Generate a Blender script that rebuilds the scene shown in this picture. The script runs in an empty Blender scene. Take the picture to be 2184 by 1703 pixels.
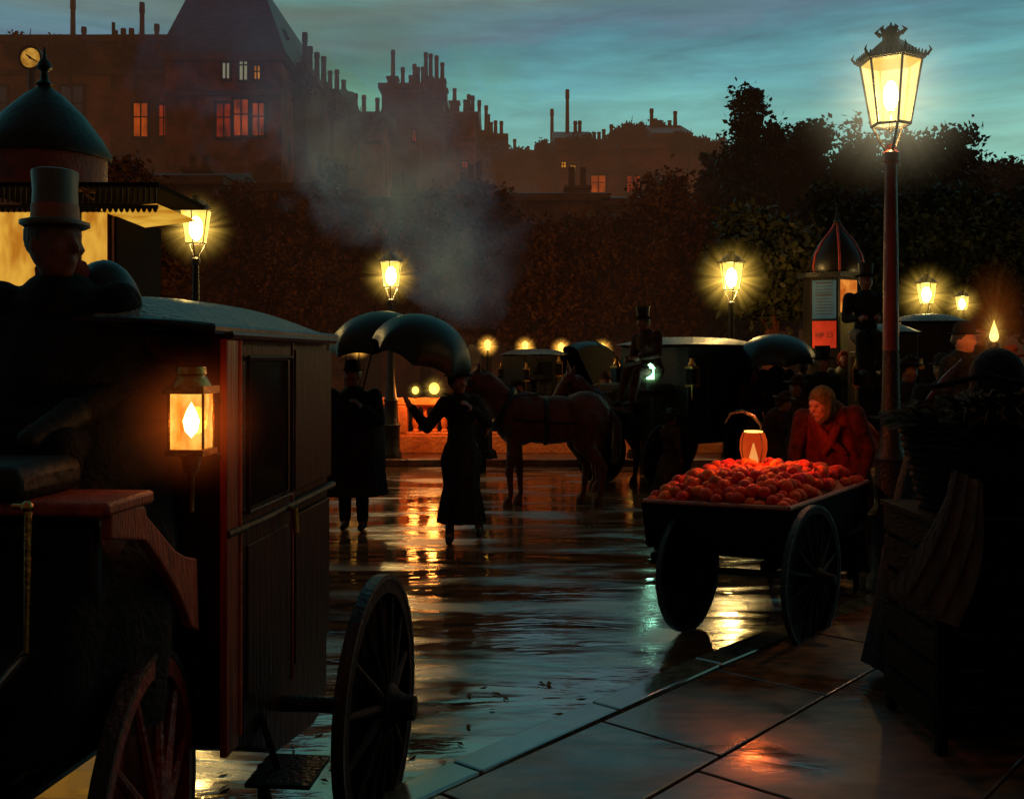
import bpy, bmesh, math, random
import numpy as np
from mathutils import Vector, Matrix, Euler
random.seed(7); np.random.seed(7)
S = bpy.context.scene
COL = S.collection
PI = math.pi
H, HY, FX, CX = 1.75, 762.0, 2184.0, 1092.0
def W(px, py, D):
    return Vector(((px-CX)/FX*D, D, H-(py-HY)/FX*D))
def WX(px, D): return (px-CX)/FX*D
def WZ(py, D): return H-(py-HY)/FX*D
def lin(r, g, b):
    f = lambda c: (c/255/12.92) if c <= 10 else ((c/255+.055)/1.055)**2.4
    return (f(r), f(g), f(b), 1)

# ---------------------------------------------------------------- materials
def new_mat(name):
    m = bpy.data.materials.new(name); m.use_nodes = True
    n = m.node_tree; n.nodes.clear()
    return m, n.nodes, n.links
def pm(name, c1, c2=None, scale=6, rough=.6, metal=0, bump=.0, bscale=None, stretch=(1,1,1), coat=0, emit=None, es=0, spec=.5, rvar=0, trans=0, contrast=(.35,.7)):
    m, N, L = new_mat(name)
    out = N.new('ShaderNodeOutputMaterial'); p = N.new('ShaderNodeBsdfPrincipled')
    L.new(p.outputs[0], out.inputs[0])
    tc = N.new('ShaderNodeTexCoord'); mp = N.new('ShaderNodeMapping'); mp.inputs['Scale'].default_value = stretch
    L.new(tc.outputs['Object'], mp.inputs[0])
    no = N.new('ShaderNodeTexNoise'); no.inputs['Scale'].default_value = scale; no.inputs['Detail'].default_value = 8
    no.inputs['Roughness'].default_value = .65
    L.new(mp.outputs[0], no.inputs['Vector'])
    rp = N.new('ShaderNodeValToRGB'); rp.color_ramp.elements[0].position = contrast[0]; rp.color_ramp.elements[1].position = contrast[1]
    c2 = c2 or tuple(x*.6 for x in c1[:3])
    rp.color_ramp.elements[0].color = (*c2[:3], 1); rp.color_ramp.elements[1].color = (*c1[:3], 1)
    L.new(no.outputs[0], rp.inputs[0]); L.new(rp.outputs[0], p.inputs['Base Color'])
    p.inputs['Roughness'].default_value = rough; p.inputs['Metallic'].default_value = metal
    p.inputs['Specular IOR Level'].default_value = spec
    if coat: p.inputs['Coat Weight'].default_value = coat; p.inputs['Coat Roughness'].default_value = .12
    if rvar:
        mr = N.new('ShaderNodeMapRange'); mr.inputs[3].default_value = max(.02, rough-rvar); mr.inputs[4].default_value = rough+rvar
        L.new(no.outputs[0], mr.inputs[0]); L.new(mr.outputs[0], p.inputs['Roughness'])
    if bump:
        n2 = N.new('ShaderNodeTexNoise'); n2.inputs['Scale'].default_value = bscale or scale*4; n2.inputs['Detail'].default_value = 6
        L.new(mp.outputs[0], n2.inputs['Vector'])
        b = N.new('ShaderNodeBump'); b.inputs['Strength'].default_value = bump; b.inputs['Distance'].default_value = .03
        L.new(n2.outputs[0], b.inputs['Height']); L.new(b.outputs[0], p.inputs['Normal'])
    if emit:
        p.inputs['Emission Color'].default_value = (*emit[:3], 1); p.inputs['Emission Strength'].default_value = es
    return m
def rand_tint(m, amt=.5):
    # every copy of the thing gets its own ripeness
    nt = m.node_tree; p = next(n for n in nt.nodes if n.type == 'BSDF_PRINCIPLED'); l = p.inputs['Base Color'].links[0]; src = l.from_socket
    oi = nt.nodes.new('ShaderNodeObjectInfo'); hs = nt.nodes.new('ShaderNodeHueSaturation')
    mr = nt.nodes.new('ShaderNodeMapRange'); mr.inputs[3].default_value = .482; mr.inputs[4].default_value = .508; nt.links.new(oi.outputs['Random'], mr.inputs[0]); nt.links.new(mr.outputs[0], hs.inputs['Hue'])
    m2 = nt.nodes.new('ShaderNodeMath'); m2.operation = 'MULTIPLY'; m2.inputs[1].default_value = 7.3; nt.links.new(oi.outputs['Random'], m2.inputs[0])
    m3 = nt.nodes.new('ShaderNodeMath'); m3.operation = 'FRACT'; nt.links.new(m2.outputs[0], m3.inputs[0])
    m4 = nt.nodes.new('ShaderNodeMapRange'); m4.inputs[3].default_value = .7; m4.inputs[4].default_value = 1.3; nt.links.new(m3.outputs[0], m4.inputs[0]); nt.links.new(m4.outputs[0], hs.inputs['Value'])
    nt.links.new(src, hs.inputs['Color']); nt.links.new(hs.outputs[0], p.inputs['Base Color'])
def em(name, c1, c2, s, scale=3, stretch=(1,1,1), alpha=1):
    m, N, L = new_mat(name)
    out = N.new('ShaderNodeOutputMaterial'); e = N.new('ShaderNodeEmission'); e.inputs[1].default_value = s
    tc = N.new('ShaderNodeTexCoord'); mp = N.new('ShaderNodeMapping'); mp.inputs['Scale'].default_value = stretch
    no = N.new('ShaderNodeTexNoise'); no.inputs['Scale'].default_value = scale; no.inputs['Detail'].default_value = 5
    rp = N.new('ShaderNodeValToRGB'); rp.color_ramp.elements[0].position = .35; rp.color_ramp.elements[1].position = .65
    rp.color_ramp.elements[0].color = (*c2[:3],1); rp.color_ramp.elements[1].color = (*c1[:3],1)
    L.new(tc.outputs['Object'], mp.inputs[0]); L.new(mp.outputs[0], no.inputs['Vector']); L.new(no.outputs[0], rp.inputs[0]); L.new(rp.outputs[0], e.inputs[0])
    if alpha < 1:
        t = N.new('ShaderNodeBsdfTransparent'); mx = N.new('ShaderNodeMixShader'); mx.inputs[0].default_value = alpha
        L.new(t.outputs[0], mx.inputs[1]); L.new(e.outputs[0], mx.inputs[2]); L.new(mx.outputs[0], out.inputs[0])
    else:
        L.new(e.outputs[0], out.inputs[0])
    return m
M = {}
M['black'] = pm('black_paint', (.008,.006,.005), (.003,.002,.002), 5, .4, spec=.25, rvar=.15, bump=.15)
M['varnish'] = pm('black_maroon_varnish', (.035,.007,.004), (.006,.002,.002), 4, .5, spec=.08, stretch=(7,7,.6), bump=.3, bscale=6)
M['varnishglow'] = pm('painted_lamp_glow_varnish', (.30,.03,.008), (.07,.010,.004), 5, .4, spec=.25, stretch=(9,9,.5), bump=.3, bscale=6)  # red glow of the side lamp painted into the pillar's varnish
M['leather'] = pm('dark_leather', (.012,.009,.007), (.004,.003,.003), 9, .6, spec=.2, bump=.25)
M['rooftop'] = pm('wet_canvas_roof', (.30,.22,.10), (.06,.06,.05), 9, .36, bump=1.0, bscale=55, rvar=.15)
M['iron'] = pm('cast_iron', (.010,.008,.007), (.004,.004,.004), 12, .45, spec=.3, bump=.4)
M['ironred'] = pm('iron_painted_red_glow', (.14,.018,.012), (.05,.008,.006), 8, .35, stretch=(1,1,.3), bump=.3)  # red light on the upper post painted into the iron colour
M['brass'] = pm('brass', (.55,.3,.08), (.25,.12,.03), 14, .3, metal=1, bump=.2)
M['cloth'] = pm('dark_cloth', (.011,.008,.008), (.003,.003,.003), 10, .85, spec=.15, bump=.6)
M['clothbrown'] = pm('brown_cloth', (.05,.02,.013), (.012,.006,.004), 12, .9, spec=.1, bump=.7)
M['shawl'] = pm('red_shawl', (.30,.035,.018), (.08,.010,.006), 9, .9, spec=.1, bump=.35, bscale=60, stretch=(1,1,.4))
M['kerchief'] = pm('ochre_kerchief', (.16,.10,.04), (.06,.035,.015), 26, .9, spec=.1, bump=.5)
M['skin'] = pm('skin', (.5,.2,.12), (.36,.12,.07), 12, .55, spec=.3, bump=.1)
M['skindark'] = pm('skin_in_shadow', (.16,.06,.035), (.09,.03,.02), 12, .6, spec=.3)  # darker copy of skin, shade put into the colour
M['hair'] = pm('hair', (.03,.015,.01), (.01,.006,.004), 30, .6, stretch=(1,1,.2), bump=.4)
M['silk'] = pm('black_silk', (.005,.007,.007), (.003,.004,.004), 5, .42, spec=.24)
M['hat'] = pm('silk_hat', (.10,.105,.09), (.05,.05,.042), 4, .45, spec=.35, stretch=(1,1,.6), bump=.12)
M['hatband'] = pm('hat_band', (.30,.08,.02), (.14,.03,.01), 9, .6)
M['horse'] = pm('bay_horse', (.085,.018,.007), (.022,.006,.003), 6, .6, spec=.2, bump=.8, bscale=45)
M['mane'] = pm('horse_mane', (.02,.01,.007), (.006,.004,.003), 30, .7, bump=.6)
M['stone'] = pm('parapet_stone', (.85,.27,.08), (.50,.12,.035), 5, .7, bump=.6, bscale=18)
M['brick'] = pm('soot_brick', (.42,.12,.045), (.09,.03,.014), .8, .85, spec=.2, bump=.8, bscale=5, contrast=(.4,.66))
M['brick2'] = pm('brown_brick', (.50,.18,.06), (.11,.04,.017), .75, .85, spec=.2, bump=.8, bscale=6, contrast=(.4,.66))
M['brick3'] = pm('grey_brown_brick', (.26,.12,.06), (.07,.034,.02), .6, .85, spec=.2, bump=.7, bscale=6)
M['slate'] = pm('slate_roof', (.09,.08,.07), (.035,.03,.028), 3, .6, bump=.5, stretch=(1,1,3))
M['plaster'] = pm('grey_plaster', (.17,.16,.13), (.08,.075,.06), 1.5, .8, bump=.4)
M['frame'] = pm('window_frame', (.03,.017,.011), (.015,.009,.006), 8, .7)
M['curtain'] = pm('pale_curtain', (.75,.76,.68), (.35,.36,.32), 3, .8, stretch=(8,8,.6), emit=lin(150,158,140), es=.5)
M['darkpane'] = pm('dark_pane', (.012,.011,.011), (.006,.005,.005), 3, .12, spec=.5)
M['greenroof'] = pm('green_copper_roof', (.006,.012,.010), (.003,.005,.004), 4, .42, spec=.2, bump=.25)
M['redwall'] = pm('red_painted_wall', (.22,.028,.02), (.07,.012,.008), 6, .6, bump=.4)
M['wood'] = pm('cart_wood', (.006,.004,.003), (.002,.002,.002), 5, .85, spec=.08, stretch=(1,1,5), bump=.6)
M['rim'] = pm('cart_rim_wood', (.42,.10,.035), (.2,.04,.015), 12, .5, bump=.4)
M['wheelred'] = pm('red_wheel_paint', (.26,.022,.012), (.07,.008,.005), 10, .38, spec=.4, bump=.4)
M['wheeldark'] = pm('dark_wheel_paint', (.014,.007,.005), (.004,.003,.003), 10, .7, spec=.12, bump=.3)
M['bark'] = pm('bark', (.09,.04,.022), (.03,.014,.008), 9, .9, stretch=(1,1,.25), bump=1)
M['barkred'] = pm('lamplit_bark', (.34,.08,.03), (.14,.035,.015), 9, .9, stretch=(1,1,.25), bump=1)  # redder copy of bark, lamplight painted into the colour
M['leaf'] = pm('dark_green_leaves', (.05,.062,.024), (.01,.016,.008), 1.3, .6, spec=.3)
M['leafwarm'] = pm('green_leaves_by_lamp', (.11,.09,.025), (.02,.025,.01), 1.2, .6, spec=.3)  # lighter copy of leaf, lamplight painted into the colour
M['leafbrown'] = pm('autumn_leaves', (.30,.10,.026), (.05,.018,.007), 1.6, .7, spec=.2)
M['orange'] = pm('orange_peel', (.90,.13,.018), (.50,.035,.008), 22, .6, spec=.15, bump=.5, bscale=160)
M['cabbage'] = pm('wilted_greens', (.05,.026,.009), (.010,.008,.005), 9, .9, spec=.08, bump=.4)
M['straw'] = pm('straw', (.12,.055,.016), (.05,.02,.008), 20, .9, spec=.1)
M['sack'] = pm('sacking', (.11,.034,.011), (.012,.006,.003), 9, .9, stretch=(1,1,.3), bump=1)
M['poster_blue'] = pm('blue_poster', (.022,.07,.095), (.012,.035,.05), 5, .8, emit=lin(44,88,104), es=.22, bump=.2)  # paper emits faintly, painted in place of lamplight on it
M['poster_red'] = pm('red_poster', (.55,.035,.016), (.36,.02,.01), 4, .7, emit=lin(200,34,16), es=.22, bump=.2)  # same painted self glow on the red paper
M['ink'] = pm('poster_ink', (.02,.02,.022), None, 9, .7)
M['poster_lit'] = em('lit_poster_glass', lin(240,150,60), lin(190,90,25), .9, 6)
M['yellowpanel'] = em('lit_kiosk_glass', lin(245,182,66), lin(196,122,32), .8, 9, (1,1,.35))
M['awning'] = pm('dark_awning', (.008,.006,.005), (.004,.003,.003), 9, .9, spec=.04)
M['fringe'] = pm('canopy_fringe', (.03,.02,.012), (.01,.008,.006), 12, .7)
M['win_or'] = em('orange_window_light', lin(214,88,20), lin(78,24,8), .6, 1.6, (1,1,.5))
M['win_red'] = em('red_window_light', lin(150,42,14), lin(60,15,7), .7, 3, (1,1,.5))
M['win_yel'] = em('yellow_window_light', lin(230,150,40), lin(120,60,15), .8, 3, (1,1,.5))
M['mantle'] = em('gas_mantle', (1,.74,.26), (1,.62,.14), 190, 3)
M['mantlewarm'] = em('cab_lamp_flame', (1,.78,.32), (1,.55,.12), 14, 9)
M['flame'] = em('lantern_flame', (1,.62,.18), (1,.42,.06), 2.6, 9)
M['lampglass'] = em('lantern_glass_glow', lin(255,226,125), lin(255,196,70), 2.0, 7, (1,1,.4), alpha=.42)
M['cabglass'] = em('cab_lamp_glass_glow', lin(255,205,90), lin(225,110,20), 2.0, 16, (1,1,.5), alpha=.55)
M['greenlamp'] = em('green_lamp_glass', (.25,1,.75), (.6,.9,.3), 3.5, 30)
M['dotlamp'] = em('small_lamp_light', (1,.58,.10), (1,.42,.05), 3.2, 5)
M['redglass'] = em('orange_paper_glow', lin(224,82,24), lin(190,48,14), .8, 5, (1,1,.6), alpha=.8)

# ---------------------------------------------------------------- mesh builder
class MB:
    def __init__(s): s.v = []; s.f = []
    def add(s, vs, fs):
        o = len(s.v); s.v += [tuple(v) for v in vs]; s.f += [tuple(i+o for i in f) for f in fs]; return s
    def box(s, c, d, rz=0, rx=0, ry=0, taper=1.0):
        R = Euler((rx, ry, rz)).to_matrix(); c = Vector(c); vs = []
        for z in (-1, 1):
            k = taper if z > 0 else 1
            for x, y in ((-1,-1),(1,-1),(1,1),(-1,1)):
                vs.append(c + R @ Vector((x*d[0]/2*k, y*d[1]/2*k, z*d[2]/2)))
        return s.add(vs, [(3,2,1,0),(4,5,6,7),(0,1,5,4),(1,2,6,5),(2,3,7,6),(3,0,4,7)])
    def tube(s, pts, rs, n=10, caps=True):
        pts = [Vector(p) for p in pts]
        if not hasattr(rs, '__len__'): rs = [rs]*len(pts)
        o = len(s.v); ref = None
        for i, p in enumerate(pts):
            t = (pts[min(i+1, len(pts)-1)] - pts[max(i-1, 0)]).normalized()
            if ref is None: ref = t.orthogonal().normalized()
            ref = (ref - t*ref.dot(t)).normalized(); b = t.cross(ref)
            for k in range(n):
                a = 2*PI*k/n
                s.v.append(tuple(p + (ref*math.cos(a) + b*math.sin(a))*rs[i]))
        for i in range(len(pts)-1):
            for k in range(n):
                k2 = (k+1) % n
                s.f.append((o+i*n+k, o+i*n+k2, o+(i+1)*n+k2, o+(i+1)*n+k))
        if caps:
            s.f.append(tuple(o+k for k in reversed(range(n)))); s.f.append(tuple(o+(len(pts)-1)*n+k for k in range(n)))
        return s
    def lathe(s, c, prof, n=24, sx=1, sy=1, rot=0, tilt=None, ripple=0, rn=8):
        c = Vector(c); o = len(s.v); R = tilt or Matrix.Identity(3)
        for r, z in prof:
            for k in range(n):
                a = 2*PI*k/n+rot; q = r*(1+ripple*math.cos(rn*a))
                s.v.append(tuple(c + R @ Vector((q*sx*math.cos(a), q*sy*math.sin(a), z))))
        for i in range(len(prof)-1):
            for k in range(n):
                k2 = (k+1) % n
                s.f.append((o+i*n+k, o+i*n+k2, o+(i+1)*n+k2, o+(i+1)*n+k))
        if prof[0][0] > 1e-4: s.f.append(tuple(o+k for k in reversed(range(n))))
        if prof[-1][0] > 1e-4: s.f.append(tuple(o+(len(prof)-1)*n+k for k in range(n)))
        return s
    def ell(s, c, r, n=14, R=None):
        if not hasattr(r, '__len__'): r = (r, r, r)
        c = Vector(c); R = R or Matrix.Identity(3); m = n//2+1; o = len(s.v)
        for i in range(m+1):
            ph = PI*i/m
            for k in range(n):
                a = 2*PI*k/n
                s.v.append(tuple(c + R @ Vector((r[0]*math.sin(ph)*math.cos(a), r[1]*math.sin(ph)*math.sin(a), -r[2]*math.cos(ph)))))
        for i in range(m):
            for k in range(n):
                k2 = (k+1) % n
                s.f.append((o+i*n+k, o+i*n+k2, o+(i+1)*n+k2, o+(i+1)*n+k))
        return s
    def cap(s, a, b, ra, rb, n=12):
        a = Vector(a); b = Vector(b); s.ell(a, ra, n); s.ell(b, rb, n)
        return s.tube([a, b], [ra, rb], n)
    def chain(s, pts, rs, n=12):
        for i in range(len(pts)-1): s.cap(pts[i], pts[i+1], rs[i], rs[i+1], n)
        return s
    def loft(s, secs, n=40, fold=0, fn=11, ph=0, close=True, jit=0):
        # secs: (x,y,z,rx,ry)
        o = len(s.v)
        for i, (x, y, z, rx, ry) in enumerate(secs):
            u = i/(len(secs)-1)
            for k in range(n):
                a = 2*PI*k/n
                q = 1 + fold*u*(math.sin(fn*a+ph+u*1.3) * .6 + .4*math.sin((fn*2+1)*a+ph*2)) + random.uniform(-jit, jit)
                s.v.append((x+rx*q*math.cos(a), y+ry*q*math.sin(a), z))
        for i in range(len(secs)-1):
            for k in range(n):
                k2 = (k+1) % n
                s.f.append((o+i*n+k, o+(i+1)*n+k, o+(i+1)*n+k2, o+i*n+k2))
        if close:
            s.f.append(tuple(o+k for k in range(n))); s.f.append(tuple(o+(len(secs)-1)*n+k for k in reversed(range(n))))
        return s
    def prism(s, poly, d):
        """poly: list of Vectors (planar), d: extrude vector"""
        n = len(poly); d = Vector(d)
        return s.add([Vector(p) for p in poly] + [Vector(p)+d for p in poly],
                     [tuple(range(n)), tuple(reversed(range(n, 2*n)))] + [(i, i+n, (i+1) % n+n, (i+1) % n) for i in range(n)])
    def grid(s, fn, nu, nv):
        o = len(s.v)
        for i in range(nu+1):
            for j in range(nv+1): s.v.append(tuple(fn(i/nu, j/nv)))
        for i in range(nu):
            for j in range(nv):
                a = o+i*(nv+1)+j; s.f.append((a, a+nv+1, a+nv+2, a+1))
        return s
    def xf(s, Mx):
        s.v = [tuple(Mx @ Vector(v)) for v in s.v]; return s
def mesh_of(mb, mat, smooth=True, name='mesh', fix=True):
    me = bpy.data.meshes.new(name); me.from_pydata(mb.v, [], mb.f)
    if fix:
        bm = bmesh.new(); bm.from_mesh(me); bmesh.ops.recalc_face_normals(bm, faces=bm.faces); bm.to_mesh(me); bm.free()
    me.materials.append(mat)
    if smooth:
        me.polygons.foreach_set('use_smooth', [True]*len(me.polygons))
        try: me.set_sharp_from_angle(angle=math.radians(40))
        except Exception: pass
    me.update(); return me
def basis(o): return Matrix.LocRotScale(o.location, o.rotation_euler, o.scale)
def world_of(o):
    if o is None: return Matrix.Identity(4)
    return world_of(o.parent) @ (o.matrix_parent_inverse if o.parent else Matrix.Identity(4)) @ basis(o)
def obj(name, mb, mat, parent=None, smooth=True, fix=True, bevel=0):
    me = mb if isinstance(mb, bpy.types.Mesh) else mesh_of(mb, mat, smooth, name, fix)
    o = bpy.data.objects.new(name, me); COL.objects.link(o)
    if parent: o.parent = parent; o.matrix_parent_inverse = world_of(parent).inverted()
    if bevel:
        b = o.modifiers.new('bevel', 'BEVEL'); b.width = bevel; b.segments = 2; b.limit_method = 'ANGLE'
    return o
def tag(o, label=None, cat=None, group=None, kind=None):
    if label: o['label'] = label
    if cat: o['category'] = cat
    if group: o['group'] = group
    if kind: o['kind'] = kind
    return o
def thing(name, label, cat, loc=(0,0,0), rz=0, group=None):
    o = bpy.data.objects.new(name, None); COL.objects.link(o); o.location = loc; o.rotation_euler = (0,0,rz)
    o.empty_display_size = .2
    return tag(o, label, cat, group)
def struct(name, mb, mat, **k): return tag(obj(name, mb, mat, **k), kind='structure')
def dup(root, loc, rz=0, scale=1, label=None, group=None):
    def rec(o, p):
        c = o.copy(); COL.objects.link(c)
        if p: c.parent = p
        for ch in [x for x in ALLOBJ() if x.parent == o]: rec(ch, c)
        return c
    r = rec(root, None); r.location = loc; r.rotation_euler = (0,0,rz); r.scale = scale if hasattr(scale, '__len__') else (scale,)*3
    if label: r['label'] = label
    if group: r['group'] = group
    return r
def ALLOBJ(): return list(COL.objects)
def place(root, loc, rz=0, scale=1):
    root.location = loc; root.rotation_euler = (0,0,rz); root.scale = scale if hasattr(scale, '__len__') else (scale,)*3
def remesh(mb, mat, voxel=.012, smooth=4, name='body'):
    me = bpy.data.meshes.new('tmp'); me.from_pydata(mb.v, [], mb.f)
    bm = bmesh.new(); bm.from_mesh(me); bmesh.ops.recalc_face_normals(bm, faces=bm.faces); bm.to_mesh(me); bm.free()
    o = bpy.data.objects.new('tmp', me); COL.objects.link(o)
    r = o.modifiers.new('r', 'REMESH'); r.mode = 'VOXEL'; r.voxel_size = voxel
    if smooth:
        sm = o.modifiers.new('s', 'SMOOTH'); sm.factor = .5; sm.iterations = smooth
    dg = bpy.context.evaluated_depsgraph_get(); dg.update()
    out = bpy.data.meshes.new_from_object(o.evaluated_get(dg)); out.name = name
    bpy.data.objects.remove(o); bpy.data.meshes.remove(me)
    out.materials.clear(); out.materials.append(mat)
    out.polygons.foreach_set('use_smooth', [True]*len(out.polygons)); out.update()
    return out
def point(name, loc, col, power, r=.05, parent=None):
    l = bpy.data.lights.new(name, 'POINT'); l.color = col; l.energy = power; l.shadow_soft_size = r
    o = bpy.data.objects.new(name, l); COL.objects.link(o); o.location = loc
    if parent: o.parent = parent; o.matrix_parent_inverse = world_of(parent).inverted()
    return o

# ---------------------------------------------------------------- painted glow round a burning lamp: self-emitting sphere, noise makes the rays
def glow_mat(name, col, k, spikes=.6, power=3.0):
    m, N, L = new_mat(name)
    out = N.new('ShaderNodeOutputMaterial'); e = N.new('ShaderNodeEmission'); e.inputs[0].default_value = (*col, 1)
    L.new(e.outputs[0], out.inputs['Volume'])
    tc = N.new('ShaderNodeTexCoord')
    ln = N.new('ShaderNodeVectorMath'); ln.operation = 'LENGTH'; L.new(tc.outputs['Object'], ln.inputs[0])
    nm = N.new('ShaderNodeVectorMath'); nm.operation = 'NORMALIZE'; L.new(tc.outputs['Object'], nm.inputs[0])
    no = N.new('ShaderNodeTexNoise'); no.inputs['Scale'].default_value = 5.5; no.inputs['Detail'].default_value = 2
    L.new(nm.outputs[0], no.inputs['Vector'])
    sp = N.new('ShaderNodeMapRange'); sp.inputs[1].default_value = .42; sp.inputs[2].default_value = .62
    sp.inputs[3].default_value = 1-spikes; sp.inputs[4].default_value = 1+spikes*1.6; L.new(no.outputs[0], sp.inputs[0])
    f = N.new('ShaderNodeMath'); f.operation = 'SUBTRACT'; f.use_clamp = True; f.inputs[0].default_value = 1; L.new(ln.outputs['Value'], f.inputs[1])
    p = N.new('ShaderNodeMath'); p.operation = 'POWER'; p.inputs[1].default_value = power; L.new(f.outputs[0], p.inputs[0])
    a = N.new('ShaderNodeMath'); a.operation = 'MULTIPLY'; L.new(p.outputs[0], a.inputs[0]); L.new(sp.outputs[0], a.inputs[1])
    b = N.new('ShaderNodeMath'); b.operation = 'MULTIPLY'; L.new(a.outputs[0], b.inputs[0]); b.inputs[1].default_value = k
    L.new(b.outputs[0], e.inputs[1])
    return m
M['halo'] = glow_mat('painted_glow_gas_lamp', (1,.6,.09), 7.5, .9, 4.2)
M['halobig'] = glow_mat('painted_glow_near_lamp', (1,.86,.5), 1.5, .35, 3.6)
M['halored'] = glow_mat('painted_glow_cab_lamp', (1,.16,.02), 2.6, .15, 3)
M['haloorange'] = glow_mat('painted_glow_flare', (1,.22,.03), .45, .4, 2)
M['halodot'] = glow_mat('painted_glow_far_lamp', (1,.45,.06), 14, .8, 2.4)
M['halogreen'] = glow_mat('painted_glow_green_lamp', (.35,.9,.35), 9, .8, 2.6)
_unit = MB().ell((0,0,0), 1, 24)
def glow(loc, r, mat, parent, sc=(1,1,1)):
    me = mesh_of(_unit, mat, True, 'painted_halo')
    o = bpy.data.objects.new('painted_halo', me); COL.objects.link(o)
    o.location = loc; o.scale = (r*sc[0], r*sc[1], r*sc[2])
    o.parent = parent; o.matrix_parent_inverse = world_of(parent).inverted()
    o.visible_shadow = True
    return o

rand_tint(M['orange'])
# ================================================================ camera, world, sun
cam = bpy.data.cameras.new('camera'); co = bpy.data.objects.new('camera', cam); COL.objects.link(co)
co.location = (0, 0, H); co.rotation_euler = (PI/2, 0, 0); cam.lens = 36; cam.sensor_width = 36
cam.shift_y = -(851.5-HY)/FX; cam.clip_start = .05; cam.clip_end = 2000
S.camera = co
wd = bpy.data.worlds.new('World'); S.world = wd; wd.use_nodes = True
N = wd.node_tree.nodes; L = wd.node_tree.links; N.clear()
wo = N.new('ShaderNodeOutputWorld'); bg = N.new('ShaderNodeBackground'); L.new(bg.outputs[0], wo.inputs[0])
sky = N.new('ShaderNodeTexSky'); sky.sky_type = 'NISHITA'; sky.sun_disc = False
sky.sun_elevation = math.radians(1.0); sky.sun_rotation = math.radians(25); sky.air_density = 1.3; sky.dust_density = 2
tc = N.new('ShaderNodeTexCoord'); sep = N.new('ShaderNodeSeparateXYZ'); L.new(tc.outputs['Generated'], sep.inputs[0])
# dusk cloud bands over the dome: streaky noise displaces the elevation
mp = N.new('ShaderNodeMapping'); mp.inputs['Scale'].default_value = (1.1, 1.1, 7); mp.inputs['Rotation'].default_value = (0, math.radians(-5), 0)
L.new(tc.outputs['Generated'], mp.inputs[0])
n1 = N.new('ShaderNodeTexNoise'); n1.inputs['Scale'].default_value = 2.2; n1.inputs['Detail'].default_value = 6; n1.inputs['Roughness'].default_value = .6; n1.inputs['Distortion'].default_value = .7
L.new(mp.outputs[0], n1.inputs['Vector'])
mp2 = N.new('ShaderNodeMapping'); mp2.inputs['Scale'].default_value = (3, 3, 22); mp2.inputs['Rotation'].default_value = (0, math.radians(-16), 0)
L.new(tc.outputs['Generated'], mp2.inputs[0])
n2 = N.new('ShaderNodeTexNoise'); n2.inputs['Scale'].default_value = 2.6; n2.inputs['Distortion'].default_value = .4; n2.inputs['Detail'].default_value = 8; n2.inputs['Roughness'].default_value = .6
L.new(mp2.outputs[0], n2.inputs['Vector'])
def mth(op, a, b=None, clamp=False):
    m = N.new('ShaderNodeMath'); m.operation = op; m.use_clamp = clamp
    for i, x in enumerate((a, b)):
        if x is None: continue
        if isinstance(x, (int, float)): m.inputs[i].default_value = x
        else: L.new(x, m.inputs[i])
    return m.outputs[0]
el = mth('ADD', sep.outputs[2], mth('MULTIPLY', mth('SUBTRACT', n1.outputs[0], .5), .10))
el = mth('ADD', el, mth('MULTIPLY', sep.outputs[0], -.06))
rp = N.new('ShaderNodeValToRGB'); L.new(el, rp.inputs[0]); r_ = rp.color_ramp
stops = [(0, lin(118,186,170)), (.175, lin(112,184,172)), (.22, lin(92,168,168)), (.25, lin(76,150,160)), (.275, lin(62,124,138)), (.292, lin(76,112,130)), (.31, lin(76,118,130)), (.33, lin(90,118,120)), (.355, lin(76,154,160)), (.6, lin(60,134,144)), (1, lin(50,76,82))]  # teal above the frame added to colour the wet road
r_.elements[0].position, r_.elements[0].color = stops[0]; r_.elements[1].position, r_.elements[1].color = stops[-1]
for p_, c_ in stops[1:-1]:
    e_ = r_.elements.new(p_); e_.color = c_
br = N.new('ShaderNodeMapRange'); br.inputs[1].default_value = .3; br.inputs[2].default_value = .7; br.inputs[3].default_value = .78; br.inputs[4].default_value = 1.24
L.new(n2.outputs[0], br.inputs[0])
mul = N.new('ShaderNodeMix'); mul.data_type = 'RGBA'; mul.blend_type = 'MULTIPLY'; mul.inputs[0].default_value = 1
L.new(rp.outputs[0], mul.inputs[6]); L.new(br.outputs[0], mul.inputs[7])
# behind the camera the dome is brown, added to warm the house fronts
dk = N.new('ShaderNodeMapRange'); dk.inputs[1].default_value = -.4; dk.inputs[2].default_value = .6; dk.inputs[3].default_value = 0; dk.inputs[4].default_value = 1
L.new(sep.outputs[1], dk.inputs[0])
mul2 = N.new('ShaderNodeMix'); mul2.data_type = 'RGBA'; L.new(dk.outputs[0], mul2.inputs[0])
mul2.inputs[6].default_value = (.06,.024,.0095,1); L.new(mul.outputs[2], mul2.inputs[7])
sc_ = N.new('ShaderNodeMix'); sc_.data_type = 'RGBA'; sc_.blend_type = 'MULTIPLY'; sc_.inputs[0].default_value = 1; sc_.inputs[7].default_value = (.004, .004, .004, 1)
L.new(sky.outputs[0], sc_.inputs[6])
ad = N.new('ShaderNodeMix'); ad.data_type = 'RGBA'; ad.blend_type = 'ADD'; ad.inputs[0].default_value = 1
L.new(mul2.outputs[2], ad.inputs[6]); L.new(sc_.outputs[2], ad.inputs[7]); L.new(ad.outputs[2], bg.inputs[0])
bg.inputs[1].default_value = 1.12
sl = bpy.data.lights.new('sun', 'SUN'); sl.energy = .015; sl.angle = math.radians(15); sl.color = (.6,.85,.9)
so = bpy.data.objects.new('sun', sl); COL.objects.link(so); so.rotation_euler = (math.radians(70), 0, math.radians(-25))
S.view_settings.view_transform = 'Standard'; S.view_settings.look = 'None'; S.view_settings.exposure = 0
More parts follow.
